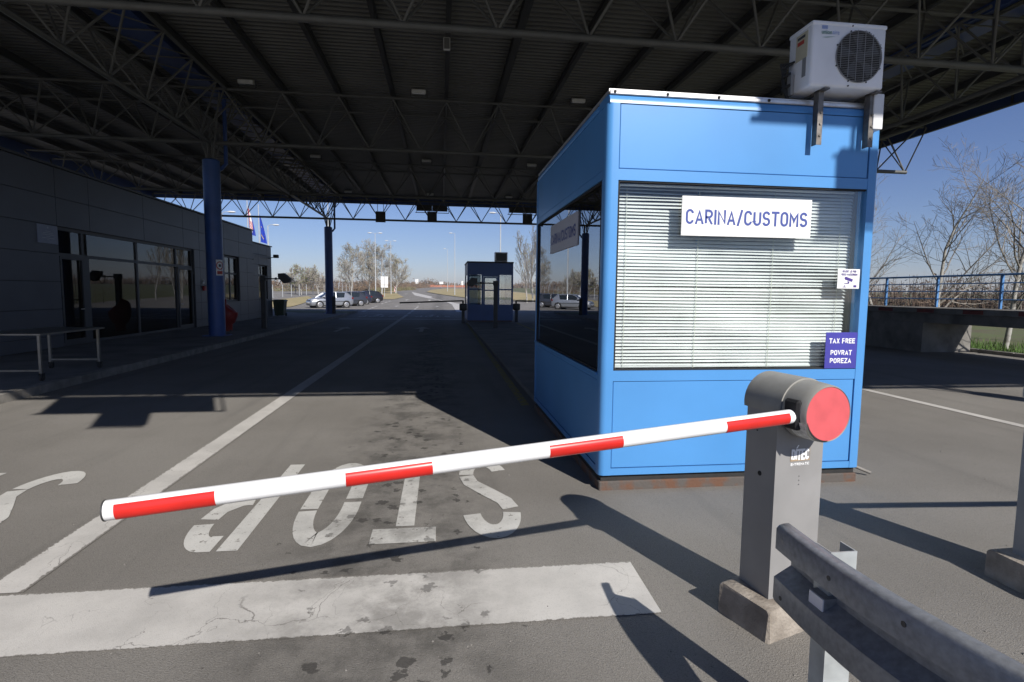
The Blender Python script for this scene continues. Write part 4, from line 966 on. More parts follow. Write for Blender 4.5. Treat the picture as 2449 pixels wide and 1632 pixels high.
q = MB(); q.tube((EX, 31.55, 3.30), (EX+.28, 31.55, 3.36), .02, n=8); q.build('mount_arm', 'black_plastic', t)
q = MB(); q.box(EX+.25, EX+.52, 31.46, 31.64, 3.32, 3.50, bev=.03, seg=2); q.build('camera_body', 'black_plastic', t, smooth=40)
t = thing('wall_lamp', 'tiny black lamp on the wall where the building steps down', 'lamp', (EX, 29.0, 3.1))
q = MB(); q.box(EX+.001, EX+.06, 28.86, 28.96, 3.06, 3.16, bev=.01, seg=1); q.build('case', 'black_plastic', t)
# inspection table on castors
t = thing('inspection_table', 'steel inspection table on castors standing on the shaded pavement', 'table', (-6.62, 10.3, .12))
tx0, tx1, ty0, ty1 = -7.10, -6.28, 9.5, 11.0
q = MB(); q.box(tx0-.05, tx1+.06, ty0-.06, ty1+.12, .845, .875, bev=.004, seg=1); q.build('table_top', 'steel_table', t)
for x in (tx0, tx1):
    for y in (ty0, ty1):
        q = MB(); q.box(x-.018, x+.018, y-.018, y+.018, .24, .845); lg = q.build('leg', 'steel_table', t)
        q = MB(); q.tube((x-.016, y+.01, .175), (x+.016, y+.01, .175), .055, n=18); q.box(x-.025, x-.018, y-.03, y+.05, .17, .24); q.box(x+.018, x+.025, y-.03, y+.05, .17, .24); q.build('castor', 'black_rubber', lg, smooth=40)
q = MB(); q.box(tx0+.02, tx1-.02, ty0-.015, ty0+.015, .27, .30); q.box(tx0+.02, tx1-.02, ty1-.015, ty1+.015, .27, .30); q.build('stretcher', 'steel_table', t)
# red bin behind the near column
t = thing('red_bin', 'dark red rounded litter bin half hidden behind the near blue column', 'bin', (-7.5, 20.7, .12))
prof_ = [(.12, .16), (.35, .17), (.42, .25), (.60, .33), (.78, .36), (.90, .34), (1.0, .27), (1.08, .12), (1.10, .02)]
q = MB(); n = 24; q.loft([[(-7.55+r_*math.cos(2*math.pi*i/n), 20.7+r_*math.sin(2*math.pi*i/n)*.8, z-(.16*(math.cos(2*math.pi*i/n)) if z > .85 else 0)) for i in range(n)] for z, r_ in prof_]); q.build('body', 'bin_red', t, smooth=45)
q = MB(); q.box(-7.7, -7.4, 20.6, 20.8, .12, .16); q.build('foot', 'dark_post', t)
# wheelie bin
t = thing('wheelie_bin', 'dark green wheelie bin at the far end of the office building', 'bin', (-9.05, 32.5, .12))
wx, wy = -8.98, 32.4
def ringr(z, hx, hy): return [(wx-hx, wy-hy, z), (wx+hx, wy-hy, z), (wx+hx, wy+hy, z), (wx-hx, wy+hy, z)]
q = MB(); q.loft([ringr(.17, .23, .24), ringr(.95, .29, .33)]); q.build('body', 'bin_green', t)
q = MB(); q.loft([ringr(.955, .33, .37), ringr(1.0, .33, .37), ringr(1.06, .25, .3)]); q.build('lid', 'bin_green', t)
for s in (-1, 1): q = MB(); q.tube((wx+s*.2, wy+.28, .22), (wx+s*.27, wy+.28, .22), .10, n=16); q.build('wheel', 'black_rubber', t, smooth=40)
# number-plate cameras on posts
def plate_camera(label, x, y, z0, zt, dirx, ln, camz):
    t = thing('camera_post', label, 'camera post', (x, y, z0), 'plate camera posts')
    q = MB(); q.box(x-.085, x+.085, y-.085, y+.085, z0, zt, bev=.01, seg=1); q.build('post', 'dark_post', t)
    q = MB(); q.box(x-.11, x+.11, y-.1, y+.1, zt-.16, zt+.03, bev=.01, seg=1); q.tube((x, y, camz), (x+dirx*ln, y, camz), .025, n=8); q.tube((x+dirx*ln*.75, y, camz-.04), (x+dirx*ln*.75, y, camz+.05), .04, n=8); q.build('arm', 'dark_post', t)
    q = MB(); cx = x+dirx*(ln+.15)
    P = [(-.20, .17), (.02, .19), (.25, -.02), (.21, -.16), (0, -.20), (-.20, .02)]
    q.prism([(cx+dirx*u, camz+.03+v) for u, v in P], 'y', y-.12, y+.12); q.build('camera_head', 'black_plastic', t)
    q = MB(); q.path([(x+dirx*ln*.7, y-.02, camz), (x+dirx*ln*.72, y-.03, camz-.2), (x+dirx*ln*.88, y-.03, camz-.27), (x+dirx*(ln), y-.03, camz-.14), (x+dirx*(ln+.05), y-.02, camz-.03)], .012, n=6); q.build('cable', 'black_rubber', t, smooth=60)
plate_camera('dark camera post with a side arm on the kerb by the office building', -6.75, 22.2, .12, 2.10, 1, .62, 2.02)
plate_camera('dark camera post with a side arm in front of the far booth', 2.33, 23.6, .06, 2.05, -1, .85, 1.98)

# ================================================================== FAR BOOTH
fb = thing('far_booth', 'small shaded blue booth at the far end of the island', 'booth', (2.55, 30, 0))
fx0, fx1, fy0, fy1, fz = 1.36, 3.75, 28.7, 31.8, 3.18
q = MB(); q.box(fx0+.03, fx1-.03, fy0+.03, fy1-.03, 0, .12); q.build('plinth', 'rusty_plinth', fb)
q = MB()
xsP = (1.36, 2.15, 2.98, 3.75)
for x in (fx0, 2.10, 2.94, fx1-.09): q.box(x, x+.09, fy0, fy0+.09, .12, fz-.08)
for a, b in ((fx0+.09, 2.10), (2.19, 2.94), (3.03, fx1-.09)):
    q.box(a, b, fy0+.01, fy0+.06, .12, .95); q.box(a, b, fy0+.01, fy0+.06, 2.50, fz-.08)
for a, b in ((fx0+.09, 2.10), (3.03, fx1-.09)): q.box(a, b, fy0+.01, fy0+.06, 1.70, 1.77)
q.box(2.19, 2.94, fy0+.012, fy0+.058, 2.40, 2.497)
for y in (fy0+.091, fy1-.09):
    for x in (fx0, fx1-.09): q.box(x, x+.09, y, y+.0895, .12, fz-.08)
for x in (fx0+.01, fx1-.06): q.box(x, x+.05, fy0+.181, fy1-.091, .12, .95); q.box(x, x+.05, fy0+.181, fy1-.091, 2.5, fz-.08)
q.box(fx0+.09, fx1-.09, fy1-.06, fy1-.01, .12, .95); q.box(fx0+.09, fx1-.09, fy1-.06, fy1-.01, 2.5, fz-.08)
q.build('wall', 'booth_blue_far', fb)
q = MB(); q.box(fx0-.03, fx1+.03, fy0-.03, fy1+.03, fz-.078, fz, bev=.03, seg=2); q.build('roof', 'frame_dark', fb)
for (a, b, z0, z1) in ((fx0+.09, 2.10, 1.77, 2.50), (fx0+.09, 2.10, .95, 1.70), (3.03, fx1-.09, 1.77, 2.50), (3.03, fx1-.09, .95, 1.70)):
    q = MB(); q.box(a, b, fy0+.03, fy0+.036, z0, z1); q.build('window_pane', 'window_glass', fb)
for x in (fx0+.03, fx1-.036): q = MB(); q.box(x, x+.006, fy0+.181, fy1-.091, .95, 2.5); q.build('window_pane', 'window_glass', fb)
q = MB(); q.box(fx0+.09, fx1-.09, fy1-.036, fy1-.03, .95, 2.5); q.build('window_pane', 'window_glass', fb)
q = MB(); q.box(2.20, 2.93, fy0-.0, fy0+.009, .14, .95); 
for aa in ((2.20, 2.27, .95, 2.38), (2.86, 2.93, .95, 2.38), (2.27, 2.86, 2.32, 2.38), (2.27, 2.86, 1.66, 1.72)): q.box(aa[0], aa[1], fy0-.0, fy0+.04, aa[2], aa[3])
dr_ = q.build('door', 'booth_blue_far', fb)
q = MB(); q.box(2.27, 2.86, fy0+.015, fy0+.021, .95, 1.66); q.box(2.27, 2.86, fy0+.015, fy0+.021, 1.72, 2.32); q.build('door_pane', 'window_glass', dr_)
q = MB(); q.tube((2.90, fy0-.05, 1.05), (2.90, fy0-.05, 1.2), .015, n=6); q.build('handle', 'silver_trim', dr_)
ac2 = air_con('dark air conditioner on the roof of the far booth', False); ac2.location = (3.46, 29.3, 3.19); ac2.rotation_euler = (0, 0, R(180)); ac2.scale = (1.05, 1.6, 1)
# barriers at the far booth
def far_barrier(label, x, y, side, arm_len, droop):
    t = thing('far_barrier', label, 'barrier', (x, y, 0), 'barriers at the far booth')
    q = MB(); q.box(x-.075, x+.075, y-.08, y+.08, 0, .66); q.build('post', 'dark_post', t)
    q = MB(); q.box(x-.19, x+.19, y-.14, y+.14, .64, 1.0, bev=.06, seg=3); q.build('housing', 'black_plastic', t, smooth=40)
    q = MB(); q.tube((x, y+.18, 1.14), (x+side*arm_len, y+.18, 1.14+droop), .038, n=12); q.tube((x, y+.18, 1.0), (x, y+.18, 1.16), .05, n=10); q.build('arm', 'dark_post', t, smooth=40)
far_barrier('low dark barrier with a long arm to the left of the far booth', 1.12, 28.2, -1, 3.2, -.13)
far_barrier('low dark barrier arm reaching right from the far booth', 4.05, 29.5, 1, 4.2, -.04)
# small tube lying at the booth corner
q = MB(); q.path([(3.60, 4.42, .16), (3.70, 4.40, .07), (3.80, 4.33, .03)], .014, n=8)
tag(q.build('drain_pipe', 'kerb_concrete', smooth=50, loc=(3.7, 4.4, 0)), 'short bent drain pipe at the right foot of the near booth', 'pipe')

# ================================================================== RAISED RAMP (right)
rp = thing('raised_ramp', 'raised concrete inspection ramp with a red marked edge on the right', 'ramp', (14.5, 14, 0))
q = MB(); q.box(13.7, 15.42, 7.0, 26.0, 1.13, 1.284, bev=.012, seg=1); q.build('deck', 'ramp_concrete', rp)
q = MB(); q.box(13.86, 15.35, 7.0, 26.0, .86, 1.129); q.build('deck_beam', 'ramp_concrete', rp)
for k in range(12):
    y = 8.1+k*1.42; q = MB(); q.box(13.694, 13.6995, y, y+.55, 1.155, 1.26); q.build('edge_mark', 'ramp_red', rp)
q = MB(); q.box(13.80, 15.40, 14.2, 26.0, -.05, .858); q.build('support_wall', 'ramp_concrete', rp)
q = MB(); q.box(13.80, 15.40, 6.2, 7.6, -.05, .858); q.build('support_wall', 'ramp_concrete', rp)
rl = thing('railing', 'blue steel railing along the back of the raised ramp', 'railing', (15.33, 14, 1.284))
for k in range(10):
    y = 7.4+k*1.98; q = MB(); q.box(15.30, 15.36, y, y+.06, 1.285, 2.22); q.build('rail_post', 'rail_blue', rl)
for z, r_ in ((2.235, .030), (2.0, .017), (1.77, .017), (1.54, .017)):
    q = MB(); q.tube((15.33, 7.2, z), (15.33, 25.4, z), r_, n=8); q.build('rail', 'rail_blue', rl, smooth=50)

# ================================================================== VEHICLES
def make_car(paint, label, L_=4.0, W_c=1.70, H_c=1.48, rearup=.0):
    t = thing('parked_car', label, 'car', (0, 0, 0), 'cars parked beyond the canopy')
    hw = W_c/2; k = L_/4.0
    st = [(2.0, .30, .52, .60, .56), (1.93, .22, .64, .70, .70), (1.70, .19, .72, .80, .79), (1.25, .19, .80, .90, .83), (.85, .19, .88, .98, .845), (.2, .19, .92, .97, .85), (-.6, .19, .94, .98, .85), (-1.3, .19, .96, 1.0, .84), (-1.75, .22, .96, 1.02, .80), (-1.95, .30, .90, 1.0, .72), (-2.0, .38, .75, .85, .64)]
    rings = []
    for x, zl, zb, zt, h in st:
        h = h*hw/.85; half = [(0, zl), (h*.80, zl), (h*.96, zl+.10), (h, (zl+zb)*.5), (h*.985, zb-.08), (h*.93, zb), (h*.72, zt), (0, zt+.015)]
        full = half+[(-a, b) for a, b in reversed(half[1:-1])]
        rings.append([(x*k, a, b) for a, b in full])
    q = MB(); q.loft(rings)
    for x, r_, z, m_ in ((1.24, .37, .31, 1), (-1.24, .37, .31, 1)):
        for s in (-1, 1): q.tube((x*k, s*(hw-.10), z), (x*k, s*(hw+.004), z), r_, n=24, mi=1)
    body = q.build('body', [paint, 'black_plastic'], t, smooth=38)
    gs = [(1.02, .93, .955, .74, .72), (.40, .94, 1.36, .76, .60), (.05, .94, H_c-.03, .77, .575), (-.75, .95, H_c-.02+rearup, .77, .57), (-1.35, .97, H_c-.07+rearup, .76, .56), (-1.80, .97, 1.06+rearup*2, .72, .62), (-1.88, .97, .99+rearup, .70, .66)]
    q = MB(); q.loft([[(x*k, a*hw/.85, b) for a, b in ((wb, zb), (wt+.03, (zb+zt*2)/3), (wt, zt-.03), (wt*.8, zt), (-wt*.8, zt), (-wt, zt-.03), (-wt-.03, (zb+zt*2)/3), (-wb, zb))] for x, zb, zt, wb, wt in gs])
    q.build('windows', 'car_glass', t, smooth=30)
    q = MB(); q.loft([[(x*k, a*hw/.85, b) for a, b in ((wt+.012, zt-.07), (wt*.82, zt+.014), (0, zt+.022), (-wt*.82, zt+.014), (-wt-.012, zt-.07))] for x, zb, zt, wb, wt in gs[1:5]]); q.build('roof', paint, t, smooth=40)
    q = MB()
    for s in (-1, 1):
        h = s*hw/.85
        q.path([(1.04*k, .755*h, .93), (.42*k, .635*h, 1.35)], .035, n=6); q.path([(.42*k, .635*h, 1.35), (.05*k, .60*h, H_c-.05), (-1.35*k, .59*h, H_c-.09+rearup)], .028, n=6)
        q.path([(-.28*k, .785*h, .93), (-.32*k, .61*h, H_c-.05)], .035, n=6); q.add([(-1.05*k, .795*h, .95), (-1.2*k, .61*h, H_c-.08), (-1.42*k, .59*h, H_c-.12), (-1.9*k, .72*h, .95)], [(0, 1, 2, 3)])
        q.path([(-1.35*k, .60*h, H_c-.09+rearup), (-1.86*k, .68*h, 1.0)], .05, n=6)
    q.build('pillars', paint, t, smooth=50).name = 'pillar'
    for s in (-1, 1):
        q = MB(); h = s*hw/.85
        q.add([(1.95*k, .50*h, .58), (1.72*k, .80*h, .66), (1.40*k, .828*h, .80), (1.66*k, .73*h, .815), (1.90*k, .52*h, .72)], [(0, 1, 2, 3, 4)]); q.xf(lambda v: v*1.0+Vector((.015, s*.012, .006))); q.build('headlight', 'headlight', t, fixn=False)
        q = MB(); q.box(-1.97*k, -1.80*k, min(s*.64*hw/.85, s*.80*hw/.85), max(s*.66*hw/.85, s*.79*hw/.85), .80, .98, bev=.02, seg=1); q.build('taillight', 'taillight', t)
        q = MB(); q.box(.72*k, .90*k, min(s*(hw-.02), s*(hw+.15)), max(s*(hw-.02), s*(hw+.15)), .95, 1.07, bev=.03, seg=2); q.build('mirror', paint, t, smooth=40)
        q = MB(); q.box(-1.5*k, .95*k, min(s*(hw-.008), s*(hw+.012)), max(s*(hw-.008), s*(hw+.012)), .58, .625); q.build('side_strip', 'black_plastic', t)
        for x in (1.24, -1.24):
            q = MB(); y0, y1 = s*(hw-.17), s*(hw+.012); q.tube((x*k, y0, .31), (x*k, y1, .31), .31, n=28); wl = q.build('wheel', 'black_rubber', t, smooth=40)
            q = MB(); q.tube((x*k, s*(hw+.0125), .31), (x*k, s*(hw+.022), .31), .215, .19, n=24)
            for a in range(7): th = a*2*math.pi/7; q.tube((x*k+.10*math.cos(th), s*(hw+.0225), .31+.10*math.sin(th)), (x*k+.10*math.cos(th), s*(hw+.024), .31+.10*math.sin(th)), .028, n=8, mi=1)
            q.build('rim', ['rim', 'black_plastic'], wl, smooth=40)
    q = MB(); q.box(1.90*k, 2.0*k, -.38, .38, .60, .70, bev=.02, seg=1); q.box(1.93*k, 2.012*k, -.45, .45, .30, .40, bev=.02, seg=1); q.build('grille', 'black_plastic', t)
    q = MB(); q.tube((2.0*k, 0, .655), (2.01*k, 0, .655), .05, n=14); q.build('badge', 'rim', t)
    q = MB(); q.box(1.99*k, 2.02*k, -.26, .26, .43, .54); q.build('number_plate', 'plate_white', t)
    return t
for paint, label, x, y, rot, kw in (('car_silver', 'silver five-door hatchback partly behind the far blue column', -10.15, 52.4, 180+33, dict()),
        ('car_slate', 'dark slate car parked just behind the silver hatchback', -9.75, 58.5, 180+33, dict(L_=4.2)),
        ('car_navy', 'dark navy car, third in the row of parked cars', -10.0, 64.5, 180+33, dict(L_=4.2, rearup=.02)),
        ('car_black', 'black estate car parked last in the row', -9.4, 70.5, 180+30, dict(L_=4.3, rearup=.05))):
    c = make_car(paint, label, **kw); c.location = (x, y, T(y)+.005); c.rotation_euler = (0, 0, R(rot))

# ================================================================== STREET LAMPS, SIGNS, FENCES, FLAGS
def street_lamp(x, y, ztop, label, heads=(1,), az_=0):
    t = thing('street_lamp', label, 'street lamp', (x, y, T(y)), 'tall street lamps along the road')
    q = MB(); q.tube((x, y, T(y)), (x, y, ztop-.1), .105, .05, n=10); q.build('pole', 'lamp_pole', t, smooth=50)
    for s in heads:
        q = MB(); q.path([(x, y, ztop-.15), (x+s*.25, y, ztop), (x+s*.75, y, ztop+.03)], .03, n=6); q.build('arm', 'lamp_pole', t)
        q = MB(); n = 10; q.loft([[(x+s*u, y+hy*math.cos(2*math.pi*i/n), ztop+.02+hz*math.sin(2*math.pi*i/n)) for i in range(n)] for u, hy, hz in ((.55, .08, .05), (.75, .15, .09), (1.10, .14, .08), (1.25, .05, .03))]); q.build('lamp_head', 'lamp_white', t, smooth=50)
street_lamp(-13.2, 68, 12.3, 'tall single street lamp rising beside the far blue column', (-.01+1,))
street_lamp(-11.25, 98, 11.5, 'double-headed street lamp, the nearer of the pair by the white sign', (-1, 1))
street_lamp(-11.0, 125, 12.6, 'double-headed street lamp, the farther of the pair by the white sign', (-1, 1))
street_lamp(3.0, 122, 14.3, 'tall single street lamp on the dry verge left of the far booth', (-1,))
street_lamp(2.0, 172, 14.7, 'distant single street lamp in the dry verge by the orange fence', (-1,))
street_lamp(6.4, 60, 10.1, 'street lamp rising behind the roof of the far booth', (-1,))
street_lamp(-19.4, 66, 8.9, 'street lamp standing just right of the office building corner', (1,))
street_lamp(-20.6, 56, 8.9, 'street lamp glimpsed left of the flags above the office roof', (1,))
t = thing('flood_mast', 'pale curved lamp post in the verge beyond the right lanes', 'street lamp', (24, 40, 0))
q = MB(); q.path([(24, 40, -.1), (24, 40, 7), (23.7, 40, 8.5), (22.8, 40, 9.2)], [.12, .09, .06, .05], n=8); q.build('pole', 'lamp_pole', t, smooth=50)
q = MB(); q.box(22.0, 22.9, 39.85, 40.15, 9.1, 9.25, bev=.04, seg=2); q.build('lamp_head', 'lamp_white', t)
def road_sign(x, y, w_, z0, z1, label, cols_=1, low=0):
    t = thing('road_sign', label, 'road sign', (x, y, T(y)), 'white road signs seen from behind')
    for i in range(cols_):
        xx = x-w_/2+i*w_/cols_; q = MB(); q.box(xx+.05, xx+w_/cols_-.05, y, y+.05, z0+low, z1); q.build('panel', 'sign_white', t)
        if low: q = MB(); q.box(xx+.05, xx+w_/cols_-.05, y, y+.05, z0, z0+low-.08); q.build('lower_panel', 'sign_white', t)
    q = MB(); q.tube((x, y+.1, T(y)-.1), (x, y+.1, z1), .05, n=8)
    if w_ > 1.5 or cols_ > 1: q.tube((x-w_*.3, y+.1, T(y)-.1), (x-w_*.3, y+.1, z1), .05, n=8)
    q.build('sign_post', 'lamp_pole', t)
road_sign(-9.95, 100, 1.35, 2.2, 4.15, 'tall white double sign panels in front of the big bare trees', 2, .5)
road_sign(-10.7, 250, 1.5, 5.0, 7.0, 'small distant white double sign panel on the road bend', 2)
road_sign(0.2, 285, 2.1, 5.4, 6.6, 'small distant white wide sign panel above the orange fence', 1)
road_sign(9.5, 250, .9, 4.6, 6.4, 'small distant white narrow sign panel left of the far booth', 1)
t = thing('marker_post', 'red and white striped marker board at the road bend', 'marker board', (-12.2, 150, T(150)))
q = MB(); z0 = T(150)
q.box(-12.4, -11.9, 150, 150.06, z0+.1, z0+1.5)
for k in range(4): q.add([(-12.4, 149.99, z0+.1+k*.36), (-11.9, 149.99, z0+.3+k*.36), (-11.9, 149.99, z0+.46+k*.36), (-12.4, 149.99, z0+.28+k*.36)], [(0, 1, 2, 3)], 1)
q.build('board', ['sign_white', 'ink_red'], t)
t = thing('orange_fence', 'long orange fence at the far end of the road', 'fence', (4, 305, T(305)))
q = MB()
for k in range(22): q.box(-7+k*1.5, -7+k*1.5+1.42, 305, 305.1, T(305)+.15, T(305)+1.25+.15*math.sin(k*1.7))
q.build('panels', 'orange', t)
q = MB()
for k in range(23): q.box(-7.06+k*1.5, -7.0+k*1.5, 305.1, 305.2, T(305)-.1, T(305)+1.5)
q.build('fence_posts', 'ink_red', t).name = 'fence_post'
wf = thing('wire_fence', 'tall wire fence with pale posts between the parked cars and the shrubs', 'fence', (-25, 130, T(130)))
q = MB(); 
for k in range(27):
    y = 78+k*5.2; x = -25.6+.03*k*(1 if k < 12 else 1.6); z0 = T(y); q = MB(); q.tube((x, y, z0-.1), (x, y, z0+2.05), .055, n=6); q.build('fence_post', 'lamp_pole', wf)
q = MB()
for h in (.1, .7, 1.3, 1.95): q.path([(-25.6+.03*k*(1 if k < 12 else 1.6), 78+k*5.2, T(78+k*5.2)+h) for k in range(27)], .012, n=4)
q.build('wires', 'lamp_pole', wf).name = 'fence_wire'
def flag(x, y, ztop, label, kind):
    t = thing('flag', label, 'flag', (x, y, ztop), 'flags above the office roof')
    q = MB(); nx_, nz = 14, 22; W0, H0 = .72, 2.2; idx = []
    for j in range(nz+1):
        v = j/nz
        for i in range(nx_+1):
            u = i/nx_; wv = .12+.88*v**.7
            q.v.append((x+.03+u*W0*wv*.72+.05*v*math.sin(v*3), y+.10*math.sin(u*11+v*2)*(.3+v), ztop-.12-v*H0-.22*u*(1-.3*v)))
    for j in range(nz):
        for i in range(nx_):
            q.f.append([j*(nx_+1)+i, j*(nx_+1)+i+1, (j+1)*(nx_+1)+i+1, (j+1)*(nx_+1)+i]); u, v = (i+.5)/nx_, (j+.5)/nz
            if kind == 'tri':
                s = v*.55+u*.75; m_ = 0 if s < .46 else 1 if s < .86 else 2
                if .30 < u < .75 and .50 < v < .82: m_ = (0 if (i+j) % 2 else 1)
            else:
                d_ = math.hypot((u-.5)/.30, (v-.62)/.20); m_ = 1 if .8 < d_ < 1.2 and (i*3+j*5) % 4 == 0 else 0
            q.m.append(m_)
    q.build('cloth', ['flag_red', 'flag_white', 'flag_blue'] if kind == 'tri' else ['flag_eu', 'star_yellow'], t, smooth=60, fixn=False)
def flagpole(x, y, ztop, label):
    t = thing('flagpole', label, 'flagpole', (x, y, 0), 'flagpoles behind the office')
    q = MB(); q.tube((x, y, 0), (x, y, ztop), .055, .035, n=10); q.build('pole', 'lamp_pole', t, smooth=50)
    q = MB(); q.tube((x, y, ztop), (x, y, ztop+.08), .05, .02, n=10); q.build('finial', 'lamp_pole', t)
flagpole(-15.35, 47, 8.6, 'thin pole carrying the red, white and blue flag'); flag(-15.32, 47, 8.35, 'red, white and blue flag with a chequered shield hanging above the office roof', 'tri')
flagpole(-14.5, 47, 8.3, 'thin pole carrying the plain blue flag'); flag(-14.47, 47, 7.75, 'blue flag with a ring of yellow stars hanging above the office roof', 'eu')

# ================================================================== TREES AND SHRUBS
def grow(rng, h, spread, base_r, levels, nb, fork_z, up=.55, twig=.006, lean=(0, 0)):
    """returns trunk MB, branch MB and twig-tip list; local coordinates"""
    trunk, br, tips = MB(), MB(), []
    def limb(p, d, ln, r, lvl):
        n = 5 if lvl else 7; pts = [p]; rs = [r]; cur = p.copy(); dd = d.copy()
        for i in range(n):
            dd = (dd+Vector((rng.gauss(0, .10), rng.gauss(0, .10), rng.gauss(.05*up, .06)+.06*up))).normalized()
            cur = cur+dd*(ln/n); pts.append(cur.copy()); rs.append(max(twig, r*(1-.82*(i+1)/n)))
        (trunk if lvl == 0 else br).path(pts, rs, n=7 if lvl == 0 else (5 if lvl == 1 else 3))
        tips.extend(pts[-3:] if lvl >= 2 else [])
        if lvl >= levels: return
        k = nb[lvl]
        for j in range(k):
            f = (fork_z if lvl == 0 else .22)+(1-(fork_z if lvl == 0 else .22))*(j+rng.random()*.8)/k; i = min(n-1, int(f*n)); fr = f*n-i
            q0 = pts[i].lerp(pts[i+1], min(1, max(0, fr))); a = rng.uniform(0, 2*math.pi); base_d = (pts[i+1]-pts[i]).normalized()
            side = base_d.orthogonal().normalized(); side.rotate(Matrix.Rotation(a, 3, base_d))
            nd = (base_d*(.62+up*.3)+side*spread).normalized()
            rr = max(twig, rs[i]*(.5 if lvl == 0 else .6)); limb(q0, nd, ln*(.58-.28*f)*rng.uniform(.75, 1.2)*(1.05 if lvl else .95), rr, lvl+1)
    limb(Vector((0, 0, -.1)), Vector((lean[0], lean[1], 1)).normalized(), h, base_r, 0)
    return trunk, br, tips
def bare_tree(name, label, x, y, z, h, seed, spread=.75, r_=.09, levels=3, nb=(11, 6, 4), fork=.22, mt=('bark_pale', 'bark_twig'), group=None, twig=.006, buds=None, nbud=0, bsize=.1, lean=(0, 0), up=.55):
    rng = random.Random(seed); t = thing(name, label, 'tree', (0, 0, 0), group)
    tr, br, tips = grow(rng, h, spread, r_, levels, nb, fork, up, twig, lean)
    tr.build('trunk', mt[0], t, smooth=60, fixn=False); c = br.build('crown', mt[1], t, smooth=60, fixn=False)
    if buds and nbud:
        q = MB()
        for k in range(nbud):
            p = rng.choice(tips)+Vector((rng.gauss(0, 1), rng.gauss(0, 1), rng.gauss(0, 1)))*bsize*2.2; s = bsize*rng.uniform(.5, 1.3)
            a = Vector((rng.gauss(0, 1), rng.gauss(0, 1), rng.gauss(0, 1))).normalized(); b = a.orthogonal().normalized(); cc = a.cross(b)
            q.add([p+b*s, p+cc*s*.6, p-b*s, p-cc*s*.6], [(0, 1, 2, 3)])
        q.build('buds', buds, c, fixn=False).name = 'foliage'
    t.location = (x, y, z); t.rotation_euler = (0, 0, rng.uniform(0, 6)); return t
RT = 'bare pale-barked trees beyond the raised ramp'
for i, (x, y, h, lab, sd, lean) in enumerate((
        (18.2, 15.6, 7.2, 'bare pale-barked tree nearest the right edge, trunk showing under the ramp', 11, (.02, 0)),
        (18.6, 18.6, 6.6, 'bare forked tree behind the second railing post from the booth', 22, (-.1, 0)),
        (18.8, 21.6, 6.4, 'bare leaning tree behind the first railing post beside the booth', 33, (-.28, .05)),
        (19.6, 25.0, 6.8, 'bare tree just right of the near booth wall', 44, (.1, 0)),
        (22.5, 17.5, 5.6, 'bare low tree farther back at the right edge', 55, (.15, 0)),
        (17.4, 12.4, 7.0, 'bare tree cut by the right edge of the picture', 66, (0, 0)))):
    bare_tree('bare_tree', lab, x, y, -.05, h*.93, sd, spread=.85, r_=.085, nb=(13, 8, 6), group=RT, twig=.0044, lean=lean, fork=.12)
FT = 'bare budding trees beyond the parked cars'
for x, y, h, lab, sd, bd in ((-20.0, 128, 9.2, 'big bare budding tree left of the double-headed lamps', 101, 'bud'), (-17.0, 134, 9.8, 'tall bare tree at the middle of the big clump behind the lamps', 102, 'bud'), (-13.6, 130, 9.3, 'forked pale bare tree right behind the white double sign', 103, 'bud'), (-10.6, 132, 7.6, 'smaller bare tree at the right end of the big clump', 104, 'bud'),
        (-27.0, 112, 5.0, 'small yellow-green budding tree between the office and the far column', 105, 'bud_green'), (-23.8, 112, 4.7, 'thin grey bare tree just left of the far column', 106, 'bud'), (-29.6, 118, 4.3, 'low bare tree beside the office building corner', 107, 'bud')):
    bare_tree('budding_tree', lab, x, y, T(y)-.1, h*1.02, sd, spread=.95, r_=.22 if h > 6 else .1, nb=(17, 10, 7), mt=('bark_pale', 'bark_far'), group=FT, twig=.024, buds=bd, nbud=2200 if h > 6 else 900, bsize=.085, fork=.12)
BT = 'slender pale trees beside the far booth'
labs = ('leftmost slender pale tree right beside the far booth', 'second slender pale tree from the far booth', 'third slender pale tree from the far booth', 'fourth slender pale tree from the far booth', 'fifth slender pale tree from the far booth', 'slender pale tree hidden mostly behind the near booth', 'slender pale tree behind the near booth, back row')
for i, lab in enumerate(labs):
    bare_tree('slender_tree', lab, 11.9+i*.95+(.4 if i % 2 else 0), 76+3*(i % 3), T(76)-.1, 8.2+1.3*math.sin(i*2.1), 200+i, spread=.38, r_=.10, nb=(13, 6, 3), mt=('bark_pale', 'bark_far'), group=BT, twig=.016, buds='bud', nbud=350, bsize=.07, up=1.0, fork=.1)
